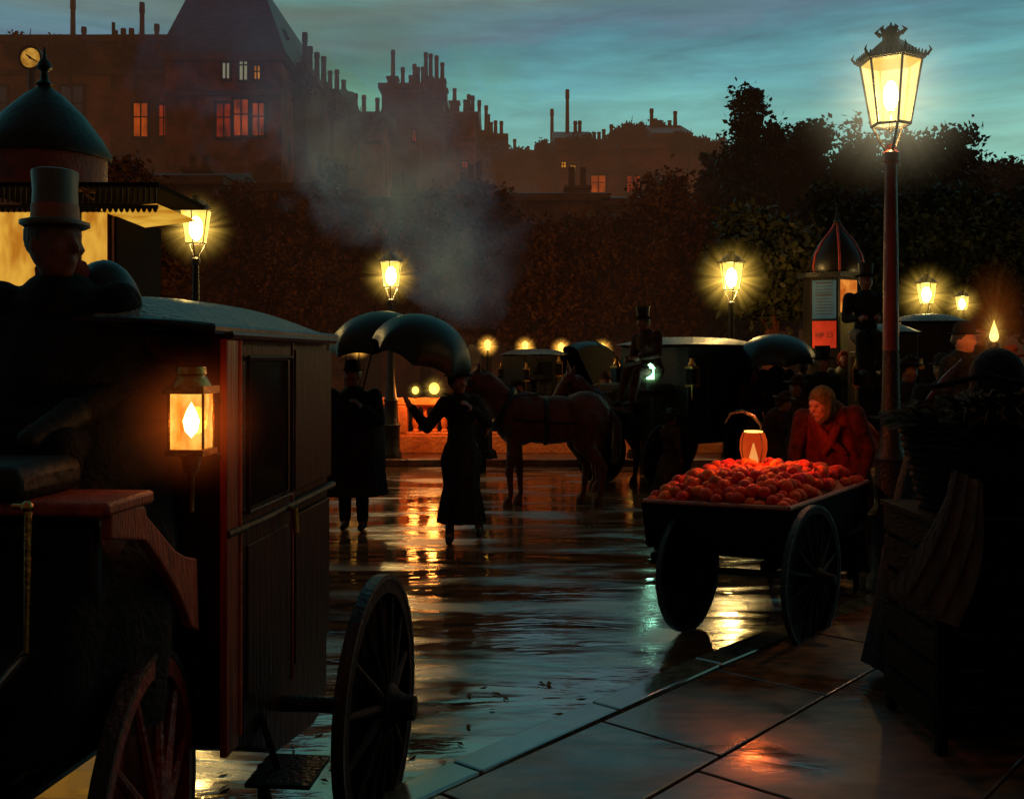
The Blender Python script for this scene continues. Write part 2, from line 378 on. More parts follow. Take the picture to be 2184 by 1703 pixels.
S.cycles.use_denoising = True; S.cycles.volume_max_steps = 96; S.cycles.volume_step_rate = 2.0
S.cycles.max_bounces = 8; S.cycles.volume_bounces = 0; S.cycles.transparent_max_bounces = 24
S.cycles.sample_clamp_indirect = 3; S.cycles.caustics_reflective = False; S.cycles.caustics_refractive = False

# ================================================================ ground
def wet_mat(name, c1, c2, r0, r1, sc, strength, coverage=(.35,.65), fine=.35, rot=0, dist=.02, ior=1.5, pst=(1,1,1)):
    m, N, L = new_mat(name)
    out = N.new('ShaderNodeOutputMaterial'); p = N.new('ShaderNodeBsdfPrincipled'); L.new(p.outputs[0], out.inputs[0])
    tc = N.new('ShaderNodeTexCoord')
    mp = N.new('ShaderNodeMapping'); mp.inputs['Scale'].default_value = sc; mp.inputs['Rotation'].default_value = (0,0,rot); L.new(tc.outputs['Object'], mp.inputs[0])
    a = N.new('ShaderNodeTexNoise'); a.inputs['Scale'].default_value = 1; a.inputs['Detail'].default_value = 3; a.inputs['Distortion'].default_value = .8; L.new(mp.outputs[0], a.inputs['Vector'])
    b = N.new('ShaderNodeTexNoise'); b.inputs['Scale'].default_value = 3.3; b.inputs['Detail'].default_value = 5; L.new(mp.outputs[0], b.inputs['Vector'])
    pd = N.new('ShaderNodeTexNoise'); pd.inputs['Scale'].default_value = .9; pd.inputs['Detail'].default_value = 6; pd.inputs['Distortion'].default_value = .5; mpp = N.new('ShaderNodeMapping'); mpp.inputs['Scale'].default_value = pst; L.new(tc.outputs['Object'], mpp.inputs[0]); L.new(mpp.outputs[0], pd.inputs['Vector'])
    mr = N.new('ShaderNodeMapRange'); mr.inputs[1].default_value = coverage[0]; mr.inputs[2].default_value = coverage[1]; mr.inputs[3].default_value = r0; mr.inputs[4].default_value = r1
    L.new(pd.outputs[0], mr.inputs[0]); L.new(mr.outputs[0], p.inputs['Roughness'])
    rp = N.new('ShaderNodeValToRGB'); rp.color_ramp.elements[0].color = (*c2,1); rp.color_ramp.elements[1].color = (*c1,1)
    rp.color_ramp.elements[0].position = .35; rp.color_ramp.elements[1].position = .65; L.new(b.outputs[0], rp.inputs[0]); L.new(rp.outputs[0], p.inputs['Base Color'])
    ad = N.new('ShaderNodeMath'); ad.operation = 'MULTIPLY_ADD'; ad.inputs[1].default_value = fine; L.new(b.outputs[0], ad.inputs[0]); L.new(a.outputs[0], ad.inputs[2])
    bu = N.new('ShaderNodeBump'); bu.inputs['Strength'].default_value = strength; bu.inputs['Distance'].default_value = dist
    L.new(ad.outputs[0], bu.inputs['Height']); L.new(bu.outputs[0], p.inputs['Normal'])
    p.inputs['Specular IOR Level'].default_value = .5 if ior > 1.6 else 1.0; p.inputs['IOR'].default_value = ior
    return m
M['road'] = wet_mat('wet_road', (.13,.06,.026), (.02,.013,.009), .035, .36, (.9, 2.6, 1), .8, dist=.0125, ior=3.4, fine=.38, pst=(.7,2.4,1), coverage=(.44,.66))
M['pave'] = wet_mat('wet_paving_slab', (.14,.045,.014), (.03,.011,.005), .10, .55, (2, 5, 1), .3, rot=-.72, dist=.014, coverage=(.36,.58), ior=1.42)
M['kerb'] = wet_mat('wet_kerb_stone', (.09,.09,.07), (.03,.03,.025), .08, .22, (5, 5, 1), .25, dist=.006, ior=2.4)
M['mud'] = pm('dark_ground', (.02,.013,.009), (.008,.006,.004), .6, .8)
def gxy(px, py):   # point of the ground plane seen at a picture height, used to lay out kerb and wheels in plan
    D = H*FX/(py-HY); return Vector((WX(px, D), D, 0))
g = MB(); g.grid(lambda u, v: ((u-.5)*900, -60+v*900, -.0), 60, 60)
struct('ground', g, M['mud'])
r = MB(); r.grid(lambda u, v: (-26+u*56, -8+v*26.0, .004), 2, 2); struct('road', r, M['road'])
# far promenade pavement in front of the parapet
p2 = MB().box((-1, 17.9, .06), (46, 3.0, .12)); struct('far_pavement', p2, M['pave'], bevel=.02)
# near pavement: kerb line in plan
K = [Vector((-1.95, 2.2, 0)), Vector((-.25, 4.2, 0)), Vector((1.0, 5.64, 0)), Vector((1.86, 6.56, 0)), Vector((3.1, 7.75, 0)), Vector((5.6, 9.6, 0)), Vector((10.5, 12.2, 0))]
KH = .10
def resample(P, step):
    out = [P[0]]; acc = 0
    for a, b in zip(P, P[1:]):
        n = max(1, round((b-a).length/step))
        out += [a.lerp(b, (i+1)/n) for i in range(n)]
    return out
kb = MB(); KW = .17
pts = resample(K, .9)
def off(P, i, d):
    t = (P[min(i+1, len(P)-1)] - P[max(i-1, 0)]).normalized(); return P[i] + Vector((t.y, -t.x, 0))*d
for i in range(len(pts)-1):
    a, b = pts[i], pts[i+1]; a2, b2 = off(pts, i, KW), off(pts, i+1, KW)
    t = (b-a).normalized()*.004
    for (q0, q1, q2, q3) in ((a+t, b-t, b2-t, a2+t),):
        kb.prism([Vector((q.x, q.y, .0)) for q in (q0, q1, q2, q3)], (0, 0, KH))
struct('kerb', kb, M['kerb'], smooth=False, bevel=.012)
pv = MB(); A0 = math.radians(48.5); e1 = Vector((math.cos(A0), math.sin(A0), 0)); e2 = Vector((e1.y, -e1.x, 0)); O = Vector((-.25, 4.2, 0)) + e2*(KW+.012)
rows = [.62, .95, .95, .95, .95, .95, .95]
def kx(D):   # kerb x at depth D
    for a, b in zip(K, K[1:]):
        if a.y <= D <= b.y: return a.x + (b.x-a.x)*(D-a.y)/(b.y-a.y)
    return K[-1].x if D > K[-1].y else K[0].x
y = 0
for ri, w in enumerate(rows):
    x = -4 + (ri % 2)*.5
    while x < 4.2:
        l = random.uniform(1.0, 1.5)
        a = O + e1*(x+.007) + e2*(y+.007); b = O + e1*(x+l-.007) + e2*(y+.007); c = O + e1*(x+l-.007) + e2*(y+w-.007); d = O + e1*(x+.007) + e2*(y+w-.007)
        h = KH-.004+random.uniform(-.0025, .0025)
        pv.prism([Vector((q.x, q.y, .01)) for q in (a, b, c, d)], (0, 0, h-.01)); x += l
    y += w
struct('paving_slabs', pv, M['pave'], smooth=False, bevel=.006)
# bed of the pavement under the slabs, running on to the right and into the distance
bed = MB(); ring = [off(pts, i, KW+.004) for i in range(len(pts))] + [Vector((24, 14, 0)), Vector((24, -6, 0)), Vector((-2.0, -6, 0))]
bed.prism([Vector((q.x, q.y, .002)) for q in ring], (0, 0, KH-.03)); struct('pavement_bed', bed, M['pave'], smooth=False)

# ================================================================ wheels
def wheel_mesh(parent, name, c, r, az, mat, ns=14, width=.045, hub=.075, depth=1, dish=.03, tyre=.018, spr=.014, felloe=.05, hubmat=None):
    """one wheel standing in the vertical plane whose horizontal direction has azimuth az"""
    c = Vector(c); d = Vector((math.sin(az), math.cos(az), 0)); nrm = Vector((math.cos(az), -math.sin(az), 0))
    R = Matrix((d, Vector((0,0,1)), nrm)).transposed()
    def ring(r0, r1, w, n=56):
        m = MB()
        m.lathe((0,0,0), [(r0, -w/2), (r1, -w/2), (r1, w/2), (r0, w/2), (r0, -w/2)], n)
        return m
    def xf(m): m.v = [tuple(c + R @ Vector(v)) for v in m.v]; return m
    m = xf(ring(r-tyre-felloe, r-tyre, width*.85))
    hb = MB().lathe((0,0,0), [(.0, -.11), (hub*.45, -.11), (hub*.6, -.08), (hub, -.05), (hub, .05), (hub*.75, .07), (hub*.55, .10), (hub*.5, .14), (0, .145)], 20)
    sps = []
    for k in range(ns):
        a = 2*PI*(k+.5)/ns; u = Vector((math.cos(a), math.sin(a), 0))
        s = MB().tube([u*hub*.8+Vector((0,0,dish)), u*(hub+.08)+Vector((0,0,dish*.7)), u*(r-tyre-felloe+.01)], [spr*1.15, spr*1.3, spr*.8], 8); sps.append(s)
    w = obj(name, m, mat, parent)
    if depth:
        obj('tyre', xf(ring(r-tyre, r, width)), M['iron'], w); obj('hub', xf(hb), hubmat or mat, w)
        for s in sps: obj('spoke', xf(s), mat, w)
    else:
        a = MB()
        for q in [xf(hb)]+[xf(s) for s in sps]+[xf(ring(r-tyre, r, width))]: a.add(q.v, q.f)
        obj('spokes_and_hub', a, mat, w)
    return w

# ================================================================ gas street lamps
def lamp_parts(root, hz, w=.34, detail=True, power=40, mantle=M['mantle'], glowr=.6, glowmat=None, base=True, postr=.05, red=False):
    """lantern of six panes on a fluted post; root at ground, lantern bottom at height hz"""
    pm_ = M['ironred'] if red else M['iron']
    m = MB().lathe((0,0,0), [(.17,0),(.17,.08),(.14,.12),(.14,.5),(.16,.53),(.12,.58),(.105,.9),(.12,.93),(.085,1.0),(postr*1.25,1.25),(postr*1.05,1.9),(postr,2.4),(postr*.8,hz-.28),(postr*1.15,hz-.26),(postr*1.15,hz-.2),(postr*.7,hz-.18),(postr*.6,hz-.14)], 20, ripple=.02, rn=10)
    if red:
        m = MB().lathe((0,0,0), [(.17,0),(.17,.08),(.14,.12),(.14,.5),(.16,.53),(.12,.58),(.105,.9),(.12,.93),(.085,1.0),(postr*1.25,1.25),(postr*1.06,1.7)], 20, ripple=.02, rn=10)
        obj('base', m, M['iron'], root)
        m = MB().lathe((0,0,0), [(postr*1.08,1.70),(postr*1.05,1.9),(postr,2.4),(postr*.8,hz-.28),(postr*1.15,hz-.26),(postr*1.15,hz-.2),(postr*.7,hz-.18),(postr*.6,hz-.14)], 20, ripple=.02, rn=10)
    obj('post', m, pm_, root)
    lan = MB(); hl = w*1.22; rb, rt = w*.36, w*.57; n = 6
    z0, z1 = hz, hz+hl
    P = lambda r, z, k: Vector((r*math.cos(2*PI*k/n+.52), r*math.sin(2*PI*k/n+.52), z))
    for k in range(n):
        lan.tube([P(rb, z0, k), P(rt, z1, k)], w*.022, 6)
        lan.tube([P(rb, z0, k), P(rb, z0, k+1)], w*.03, 6); lan.tube([P(rt, z1, k), P(rt, z1, k+1)], w*.03, 6)
        lan.tube([P(rb*.95, z0, k), P(rb*.7, z0-.07, k), P(.03, hz-.19, k)], w*.026, 6) if k % 2 == 0 else None
    lt = obj('lantern_frame', lan, M['iron'], root)
    gl = MB()
    for k in range(n):
        a, b, c, d = P(rb*.96, z0+.01, k), P(rb*.96, z0+.01, k+1), P(rt*.97, z1-.01, k+1), P(rt*.97, z1-.01, k)
        gl.add([a,b,c,d], [(0,1,2,3)])
    obj('glass', gl, M['lampglass'], lt, smooth=False)
    rf = MB().lathe((0,0,z1), [(rt*1.12,0),(rt*1.14,w*.05),(rt*1.0,w*.09),(rt*.72,w*.24),(rt*.42,w*.37),(rt*.28,w*.42),(rt*.28,w*.5),(rt*.36,w*.52)], 6 if detail else 8, rot=.52)
    top = obj('lantern_roof', rf, M['iron'], root, smooth=False)
    if detail:
        cr = MB()
        for k in range(n):
            a, b = P(rt*1.14, z1+w*.04, k), P(rt*1.14, z1+w*.04, k+1)
            for j in range(7):
                q = a.lerp(b, (j+.5)/7); cr.tube([q, q+Vector((0,0,w*.075)), q*1.03+Vector((0,0,w*.10))-Vector((0,0,q.z*.03))], [w*.02, w*.016, w*.004], 6)
            cr.tube([a, a+Vector((a.x*.12, a.y*.12, w*.1)), a+Vector((a.x*.05, a.y*.05, w*.19))], [w*.03, w*.022, w*.004], 6)
            f = P(rt*.32, z1+w*.52, k); cr.tube([f, f+Vector((f.x*.5, f.y*.5, w*.08)), f+Vector((f.x*.1, f.y*.1, w*.15))], [w*.05, w*.04, w*.005], 6)
        cr.ell((0,0,z1+w*.58), w*.12); cr.tube([(0,0,z1+w*.6), (0,0,z1+w*.76)], [w*.05, w*.01], 8)
        obj('crown_crest', cr, M['iron'], top)
        bu = MB().tube([(0,0,hz-.05), (0,0,z0+hl*.3)], .012, 8); obj('burner', bu, M['iron'], lt)
    mt = MB().ell((0,0,z0+hl*.46), (w*(.13 if detail else .24), w*(.13 if detail else .24), hl*(.24 if detail else .36)), 12)
    obj('mantle', mt, mantle, lt)
    L_ = point('gas_light', (0,-.03,z0+hl*.12), (1,.55,.17), power, .03, root)
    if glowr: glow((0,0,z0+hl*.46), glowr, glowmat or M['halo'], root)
    return root
def street_lamp(px, pylight, D, label, w=.34, gz=0, rz=0, **k):
    root = thing('street_lamp', label, 'street lamp', (0,0,0), group=k.pop('group', None))
    z = WZ(pylight, D)-gz; lamp_parts(root, z-w*.56, w, **k)
    place(root, (WX(px, D), D, gz), rz); return root
big = street_lamp(1900, 205, 7.3, 'tall ornate gas lamp with big lit lantern standing on the near pavement', w=.37, gz=KH, rz=.02, power=36, glowr=.85, glowmat=M['halobig'], postr=.052, red=True)
street_lamp(418, 487, 13.5, 'lit gas lamp rising behind the black carriage roof, beside the lit kiosk', w=.36, detail=False, power=60, glowr=.62)
street_lamp(834, 588, 16.7, 'lit gas lamp above the two large umbrellas, in front of the balustrade', w=.34, gz=.12, detail=False, power=170, glowr=.62)
street_lamp(1560, 592, 16.6, 'lit gas lamp standing just right of the hansom cab', w=.36, gz=.12, detail=False, power=270, glowr=.78)
street_lamp(1976, 628, 16, 'lit gas lamp right of the tall ornate lamp, over the square black cab', w=.27, detail=False, power=20, glowr=.62)
street_lamp(2052, 648, 17.5, 'small gas lamp farthest right, half lost behind the crowd heads', w=.2, detail=False, power=8, glowr=.45)
# the row of far lamps
proto = None
for i, (px, py) in enumerate(((1040, 737), (1120, 740), (1197, 743), (1285, 744), (1350, 750), (738, 736), (766, 742))):
    D = [23.4, 23.8, 24.2, 24.6, 25, 23, 23.3][i]
    z = WZ(py, D)
    lab = ['far lamp nearest the right edge of the front umbrella', 'second far lamp right of the front umbrella, over the closed cab', 'far lamp in the gap between the closed cab and the folded hood', 'far lamp just right of the raised folded hood', 'far lamp immediately left of the hansom driver', 'far lamp directly beside the near carriage roof corner', 'far lamp under the left umbrella canopy'][i]
    t = thing('street_lamp', 'small '+lab, 'street lamp', (0,0,0), group='row of far gas lamps')
    obj('post', MB().tube([(0,0,0), (0,0,z-.09)], [.05, .025], 8), M['iron'], t)
    obj('lantern', MB().lathe((0,0,z), [(.04,-.10),(.07,.07),(.08,.08),(.01,.14)], 8), M['dotlamp'], t)
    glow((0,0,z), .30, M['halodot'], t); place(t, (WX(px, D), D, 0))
# two lamps moved onto the parapet rail, lights added in front to brighten it
for px, py, D, s, lab in ((926, 828, 17.5, .9, 'larger round yellow lamp burning on the balustrade rail'), (886, 832, 17.5, .6, 'smaller yellow lamp on the balustrade rail, by the raised hand')):
    t = thing('standing_lantern', lab, 'lantern', (0,0,0)); z = WZ(py, D)
    obj('foot', MB().lathe((0,0,1.06), [(.08,0),(.08,.02),(.03,.03),(.03,max(.032,z-.13*s-1.06))], 10), M['iron'], t)
    obj('lantern', MB().ell((0,0,z), (.10*s,.10*s,.11*s), 14), M['dotlamp'], t)
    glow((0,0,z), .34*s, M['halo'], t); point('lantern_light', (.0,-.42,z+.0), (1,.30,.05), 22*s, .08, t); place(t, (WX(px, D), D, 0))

# ================================================================ balustrade
bal = thing('stone_balustrade', 'long stone balustrade glowing orange in the lamplight across the square', 'balustrade', (0, 17.6, .12))
X0, X1, YB = -4.4, 4.9, 17.6
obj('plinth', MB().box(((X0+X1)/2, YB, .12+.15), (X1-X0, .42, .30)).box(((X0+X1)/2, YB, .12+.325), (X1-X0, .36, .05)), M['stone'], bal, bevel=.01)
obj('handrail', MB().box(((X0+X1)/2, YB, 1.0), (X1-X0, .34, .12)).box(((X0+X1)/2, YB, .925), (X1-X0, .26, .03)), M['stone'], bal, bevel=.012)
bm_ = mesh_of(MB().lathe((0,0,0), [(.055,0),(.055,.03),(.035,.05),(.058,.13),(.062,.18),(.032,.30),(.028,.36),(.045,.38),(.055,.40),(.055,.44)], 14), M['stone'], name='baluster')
x = X0+.3; i = 0
while x < X1-.2:
    if i % 14 == 13:
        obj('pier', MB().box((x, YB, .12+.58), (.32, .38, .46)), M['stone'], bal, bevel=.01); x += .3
    else:
        b = bpy.data.objects.new('baluster', bm_); COL.objects.link(b); b.location = (x, YB, .475)
        b.parent = bal; b.matrix_parent_inverse = world_of(bal).inverted(); x += .165
    i += 1
# ================================================================ houses of the hill behind the square
def win(parent, x, y, z, w, h, mat, name='window', arch=False):
    """a window standing 3 cm proud of the wall face at depth y"""
    f = MB(); t = .07
    f.box((x-w/2-t/2, y-.05, z), (t, .12, h+2*t)).box((x+w/2+t/2, y-.05, z), (t, .12, h+2*t))
    f.box((x, y-.05, z+h/2+t/2), (w, .12, t)).box((x, y-.08, z-h/2-t/2), (w+.0, .2, t)); f.box((x, y-.045, z), (.045, .05, h)).box((x, y-.04, z+h*.1), (w, .04, .04))
    o = obj(name, f, M['frame'], parent, smooth=False)
    obj('pane', MB().box((x, y-.012, z), (w-.004, .016, h-.004)), mat, o, smooth=False)
    return o
def chimney(parent, x, y, z, w, h, pots=3, ph=.6, pw=.12):
    c = MB().box((x, y, z+h/2), (w, .7, h)).box((x, y, z+h+.05), (w+.12, .82, .1))
    o = obj('chimney', c, M['brick3'], parent, smooth=False)
    for k in range(pots):
        q = x-w/2+(k+.5)*w/pots; hh = ph*random.uniform(.6, 1.5)
        obj('chimney_pot', MB().lathe((q, y, z+h+.1), [(pw,0),(pw*.8,hh*.8),(pw,hh*.83),(pw*.9,hh)], 10), M['brick3'], o)
    return o
def building(px0, px1, py, D, dep, label, mat, roof=None, wins=(), chim=(), rows=0, gz=0):
    x0, x1, z1 = WX(px0, D), WX(px1, D), WZ(py, D)
    r = thing('town_house', label, 'building', ((x0+x1)/2, D, gz))
    obj('wall', MB().box(((x0+x1)/2, D+dep/2, (z1+gz)/2), (x1-x0, dep, z1-gz)), mat, r, smooth=False)
    obj('cornice', MB().box(((x0+x1)/2, D+dep/2-.05, z1+.12), (x1-x0+.3, dep+.4, .24)).box(((x0+x1)/2, D-.06, z1-1.1), (x1-x0+.05, .14, .16)), M['brick3'], r, smooth=False)
    if roof == 'mansard':
        rh = 3.0; o_ = .9
        v = [(x0-.2,D-.2,z1+.24),(x1+.2,D-.2,z1+.24),(x1+.2,D+dep,z1+.24),(x0-.2,D+dep,z1+.24),(x0+o_*.8,D+o_,z1+rh),(x1-o_,D+o_,z1+rh),(x1-o_,D+dep-o_,z1+rh),(x0+o_*.8,D+dep-o_,z1+rh)]
        obj('roof', MB().add(v, [(3,2,1,0),(4,5,6,7),(0,1,5,4),(1,2,6,5),(2,3,7,6),(3,0,4,7)]), M['slate'], r, smooth=False)
    elif roof:
        rh = roof
        v = [(x0-.2,D-.2,z1+.24),(x1+.2,D-.2,z1+.24),(x1+.2,D+dep,z1+.24),(x0-.2,D+dep,z1+.24),(x0-.2,D+dep/2,z1+rh),(x1+.2,D+dep/2,z1+rh)]
        obj('roof', MB().add(v, [(3,2,1,0),(0,1,5,4),(2,3,4,5),(0,4,3),(1,2,5)]), M['slate'], r, smooth=False)
    used = []
    for (wx, wy, ww, wh, mk) in wins:
        k = D/FX; X, Z = WX(wx, D), WZ(wy, D); used.append((X, Z)); win(r, X, D, Z, ww*k, wh*k, M[mk])
    sp = 2.2; nx = int((x1-x0)/sp)
    for j in range(rows):
        z = z1-2.4-j*3.0
        for i in range(nx):
            X = x0+(i+.5)*(x1-x0)/nx
            if z > gz+1 and all(abs(X-a) > 1.5 or abs(z-b) > 2.6 for a, b in used): win(r, X, D, z, .85, 1.6, M['darkpane'])
    for (cx_, w, h, n, ph) in chim:
        chimney(r, WX(cx_, D), D+dep*.4, z1+.2, w, h, n, ph)
    return r
building(-90, 235, 92, 38, 10, 'large brown brick house filling the upper left corner, with three thin stacks', M['brick2'], None,
         [], [(70, .9, .4, 2, 1.6), (176, 1.0, .3, 3, 1.5), (220, .4, .3, 1, 2.2)], rows=3)
building(235, 352, 92, 37.6, 9, 'narrow brown house with two dim orange windows, left of the slate roofed house', M['brick'], None,
         [(301, 257, 30, 72, 'win_or'), (362-12, 258, 20, 66, 'win_red')], [(262, .5, .2, 1, 1.2)], rows=4)
building(352, 600, 132, 35, 9, 'tall house under a steep slate mansard roof, three lit windows and pale curtains', M['brick'], 'mansard',
         [(455, 118, 18, 16, 'win_red'), (483, 140, 15, 60, 'curtain'), (520, 145, 17, 56, 'curtain'), (549, 156, 12, 30, 'win_yel'),
          (478, 258, 30, 72, 'win_red'), (517-2, 252, 30, 78, 'win_or'), (556-4, 256, 25, 70, 'win_or')], [(386, 1.4, 2.6, 4, .4)], rows=2)
building(600, 652, 152, 37, 8, 'low house stepping down beside the slate mansard roof', M['brick3'], None, [], [(612, .35, .1, 1, 1.8), (640, .8, .1, 3, 1.0)], rows=1)
building(652, 712, 205, 42, 8, 'narrow brown house lower on the slope, partly veiled by the smoke', M['brick3'], 1.2, [], [(690, .9, .7, 3, .8)], rows=1)
building(712, 814, 252, 46, 9, 'flat topped brown house left of the dark tower block', M['brick'], .9, [], [(742, .8, .6, 2, .8), (792, .8, .4, 2, .8)], rows=2)
tw = building(814, 898, 190, 50, 7, 'tall dark tower block bristling with thin chimneys on the skyline', M['brick3'], None, [(884, 290, 7, 24, 'win_red')],
         [(824, .5, 1.0, 1, 1.5), (846, .3, .2, 1, 1.4), (868, .4, .3, 2, 1.2), (886, .5, .5, 2, 1.6)], rows=2)
building(898, 945, 212, 51, 6, 'slim turreted house with a pointed stack leaning against the tower block', M['brick3'], None, [],
         [(905, .5, 1.4, 2, 1.7), (930, .6, 1.3, 2, 1.4), (941, .3, .8, 1, .8)], rows=0)
building(945, 1012, 252, 52, 8, 'brown house with a small red lit window right of the tower block', M['brick'], 1.3, [(1025-34, 352, 11, 12, 'win_red')], [(962, .5, 1.3, 1, 1.0), (990, .4, .6, 2, 1.2), (1003, .4, .4, 1, 2.0)], rows=1)
building(1012, 1076, 296, 56, 8, 'lower brown house with forked stacks on the falling skyline', M['brick3'], 1.0, [(1025, 392, 12, 8, 'win_red')], [(1026, .8, .8, 2, 1.3), (1050, .5, .6, 2, 1.0), (1068, .4, .3, 1, 1.2)], rows=1)
building(1076, 1150, 330, 62, 8, 'lowest house in the dip of the skyline', M['brick3'], .9, [], [(1098, .3, .3, 1, 1.1), (1128, .3, .3, 1, .8)], rows=1)
building(1150, 1192, 316, 58, 8, 'small house with a cross shaped stack right of the dip', M['brick'], 1.0, [], [(1182, .4, .5, 1, 1.6)], rows=1)
building(1192, 1262, 306, 54.3, 8, 'short brown house with a low gable and crooked stack on the skyline', M['brick'], 1.5, [], [(1217, .3, .7, 1, 1.8), (1240, .5, .6, 2, 1.0)], rows=0)
building(1192, 1330, 322, 54, 9, 'long brown house with two tiny yellow windows and one orange window', M['brick2'], .7,
         [(1194+8, 352, 9, 12, 'win_yel'), (1222, 361, 10, 16, 'win_yel'), (1276, 393, 30, 36, 'win_or')], [(1290, .8, 1.0, 3, .7), (1318, .4, .9, 1, 1.2)], rows=2)
building(1400, 1470, 296, 52.5, 8, 'narrow house with a steep ridge on the skyline right of the bushes', M['brick3'], 1.6, [], [(1412, .4, .8, 2, .9), (1455, .6, 1.0, 2, .6)], rows=0)
building(1330, 1512, 318, 52, 9, 'broad brown house with one dim red window under skyline bushes', M['brick'], 1.2, [(1351, 393, 26, 34, 'win_red')], [(1372, .6, .3, 1, .8), (1440, .9, .5, 3, .6)], rows=2)
building(1512, 1700, 330, 56, 9, 'brown house mostly hidden behind the dark trees', M['brick3'], .8, [], [(1530, .8, .5, 2, .6)], rows=0)
# the lower row along the embankment
building(-160, 210, 420, 30, 5, 'dark low terrace behind the lit kiosk', M['brick2'], .8, [], [(60, .8, .5, 2, .5)], rows=2)
building(210, 470, 395, 29, 5, 'dark brown terrace house behind the left gas lamp', M['brick'], .8, [], [(380, .8, .5, 2, .5)], rows=2)
building(470, 660, 410, 30, 5, 'dark shop house with one yellow window low over the carriage roof', M['brick2'], .7,
         [(520, 655, 18, 40, 'win_red'), (552, 655, 20, 46, 'win_yel'), (598, 650, 26, 28, 'win_red')], [(640, .8, .5, 2, .5)], rows=2)
building(660, 900, 440, 32, 5, 'dark terrace half dissolved in smoke over the umbrellas', M['brick'], .7, [(676, 655, 40, 12, 'win_yel')], [(850, .8, .5, 3, .5)], rows=2)
building(900, 1290, 430, 33, 5, 'brown terrace behind the autumn tree, one small yellow window', M['brick2'], .7, [(1152, 560, 10, 18, 'win_yel')], [(1000, .8, .6, 3, .5), (1240, .8, .5, 2, .5)], rows=2)
building(1290, 1700, 440, 33, 5, 'brown terrace behind the hansom cab with one thin red window', M['brick2'], .7, [(1298+6, 652, 8, 30, 'win_red'), (1700-180, 690, 60, 70, 'darkpane')], [(1420, .8, .5, 3, .5)], rows=2)
building(1700, 2420, 520, 38, 5, 'dark low terrace behind the crowd and trees on the right', M['brick3'], .8, [], [(2000, .8, .5, 3, .5)], rows=1)
# iron poles standing on the skyline
for px, pyt, pyb, D, lab in ((588, 54, 130, 36, 'iron pole with a round cowl on top, right of the mansard roof'), (220, 30, 90, 38.5, 'thin straight pole on the roof of the upper left house'), (1068-26, 235, 300, 57, 'thin wavy pole on the falling skyline')):
    t = thing('roof_pole', lab, 'pole', (WX(px, D), D+1, WZ(pyb, D)))
    obj('pole', MB().tube([(WX(px, D), D+1, WZ(pyb, D)-.4), (WX(px, D), D+1, WZ(pyt, D))], .07, 8), M['iron'], t)
    if pyt == 54: obj('cowl', MB().ell((WX(px, D), D+1, WZ(pyt, D)), (.22,.22,.2)).lathe((WX(px, D), D+1, WZ(pyt, D)-.25), [(.05,0),(.3,.1),(.05,.2)], 12), M['iron'], t)
# round lit clock window, upper left
ck = thing('clock', 'round lit yellow clock dial with black hands high on the left', 'clock', (WX(67, 30), 30, WZ(125, 30)))
X, Z = WX(67, 30), WZ(125, 30)
Rz = Matrix(((1,0,0),(0,0,-1),(0,1,0)))
obj('dial', MB().lathe((X, 30, Z), [(0,0),(.29,0),(.29,.05),(0,.05)], 32, tilt=Rz), M['clockdial'] if 'clockdial' in M else em('lit_clock_dial', lin(214,158,62), lin(150,100,30), .8, 5), ck)
obj('bezel', MB().lathe((X, 30, Z), [(.29,-.02),(.35,-.02),(.35,.10),(.29,.10),(.29,-.02)], 32, tilt=Rz), M['iron'], ck)
for a, l, w in ((2.1, .24, .03), (-.9, .17, .04)):
    obj('hand', MB().tube([(X, 29.93, Z), (X+l*math.sin(a), 29.93, Z+l*math.cos(a))], [w, w*.4], 6), M['iron'], ck)
obj('clock_post', MB().tube([(X, 30, Z-.34), (X, 30, 0)], [.09, .16], 10), M['iron'], ck)

# ================================================================ trees
def crown_mesh(name, blobs, nclump, nleaf, ls, mat, seed, spread=.5):
    rg = np.random.RandomState(seed); vs = []; 
    wts = np.array([b[3]*b[4]*b[5] for b in blobs]); wts = wts/wts.sum()
    Vs = []
    for _ in range(nclump):
        b = blobs[rg.choice(len(blobs), p=wts)]
        u = rg.normal(size=3); u /= np.linalg.norm(u); rr = rg.uniform(.35, 1.05)**.5
        c = np.array(b[:3]) + u*np.array(b[3:])*rr
        s = spread*rg.uniform(.5, 1.3)
        P = c + rg.normal(size=(nleaf, 3))*s*np.array([.5,.5,.38])
        A = rg.normal(size=(nleaf, 3)); A /= np.linalg.norm(A, axis=1)[:, None]
        B = np.cross(A, rg.normal(size=(nleaf, 3))); B /= np.linalg.norm(B, axis=1)[:, None]
        l = ls*rg.uniform(.6, 1.4, size=(nleaf, 1))
        q = np.stack([P-A*l*.5, P+B*l*.28, P+A*l*.5, P-B*l*.28], axis=1).reshape(-1, 3); Vs.append(q)
    V = np.concatenate(Vs); n = len(V)//4
    me = bpy.data.meshes.new(name); me.from_pydata(V.tolist(), [], np.arange(n*4).reshape(n, 4).tolist()); me.materials.append(mat); me.update(); return me
def trunk(r, h, mat, seed=1, nb=6, spread=1.4, lean=.1):
    rd = random.Random(seed); m = MB()
    pts = [(0,0,0), (.02,.0,h*.2), (lean*.4, .03, h*.5), (lean, .0, h)]
    m.tube(pts, [r*1.5, r, r*.85, r*.6], 12)
    for k in range(nb):
        a = 2*PI*k/nb+rd.uniform(-.3,.3); z = h*rd.uniform(.62, 1.0); L_ = spread*rd.uniform(.7,1.3)
        b = Vector((lean*z/h, 0, z)); m.tube([b, b+Vector((math.cos(a)*L_*.4, math.sin(a)*L_*.4, L_*.5)), b+Vector((math.cos(a)*L_*.8, math.sin(a)*L_*.8, L_*1.3))], [r*.45, r*.3, r*.08], 8)
    return m
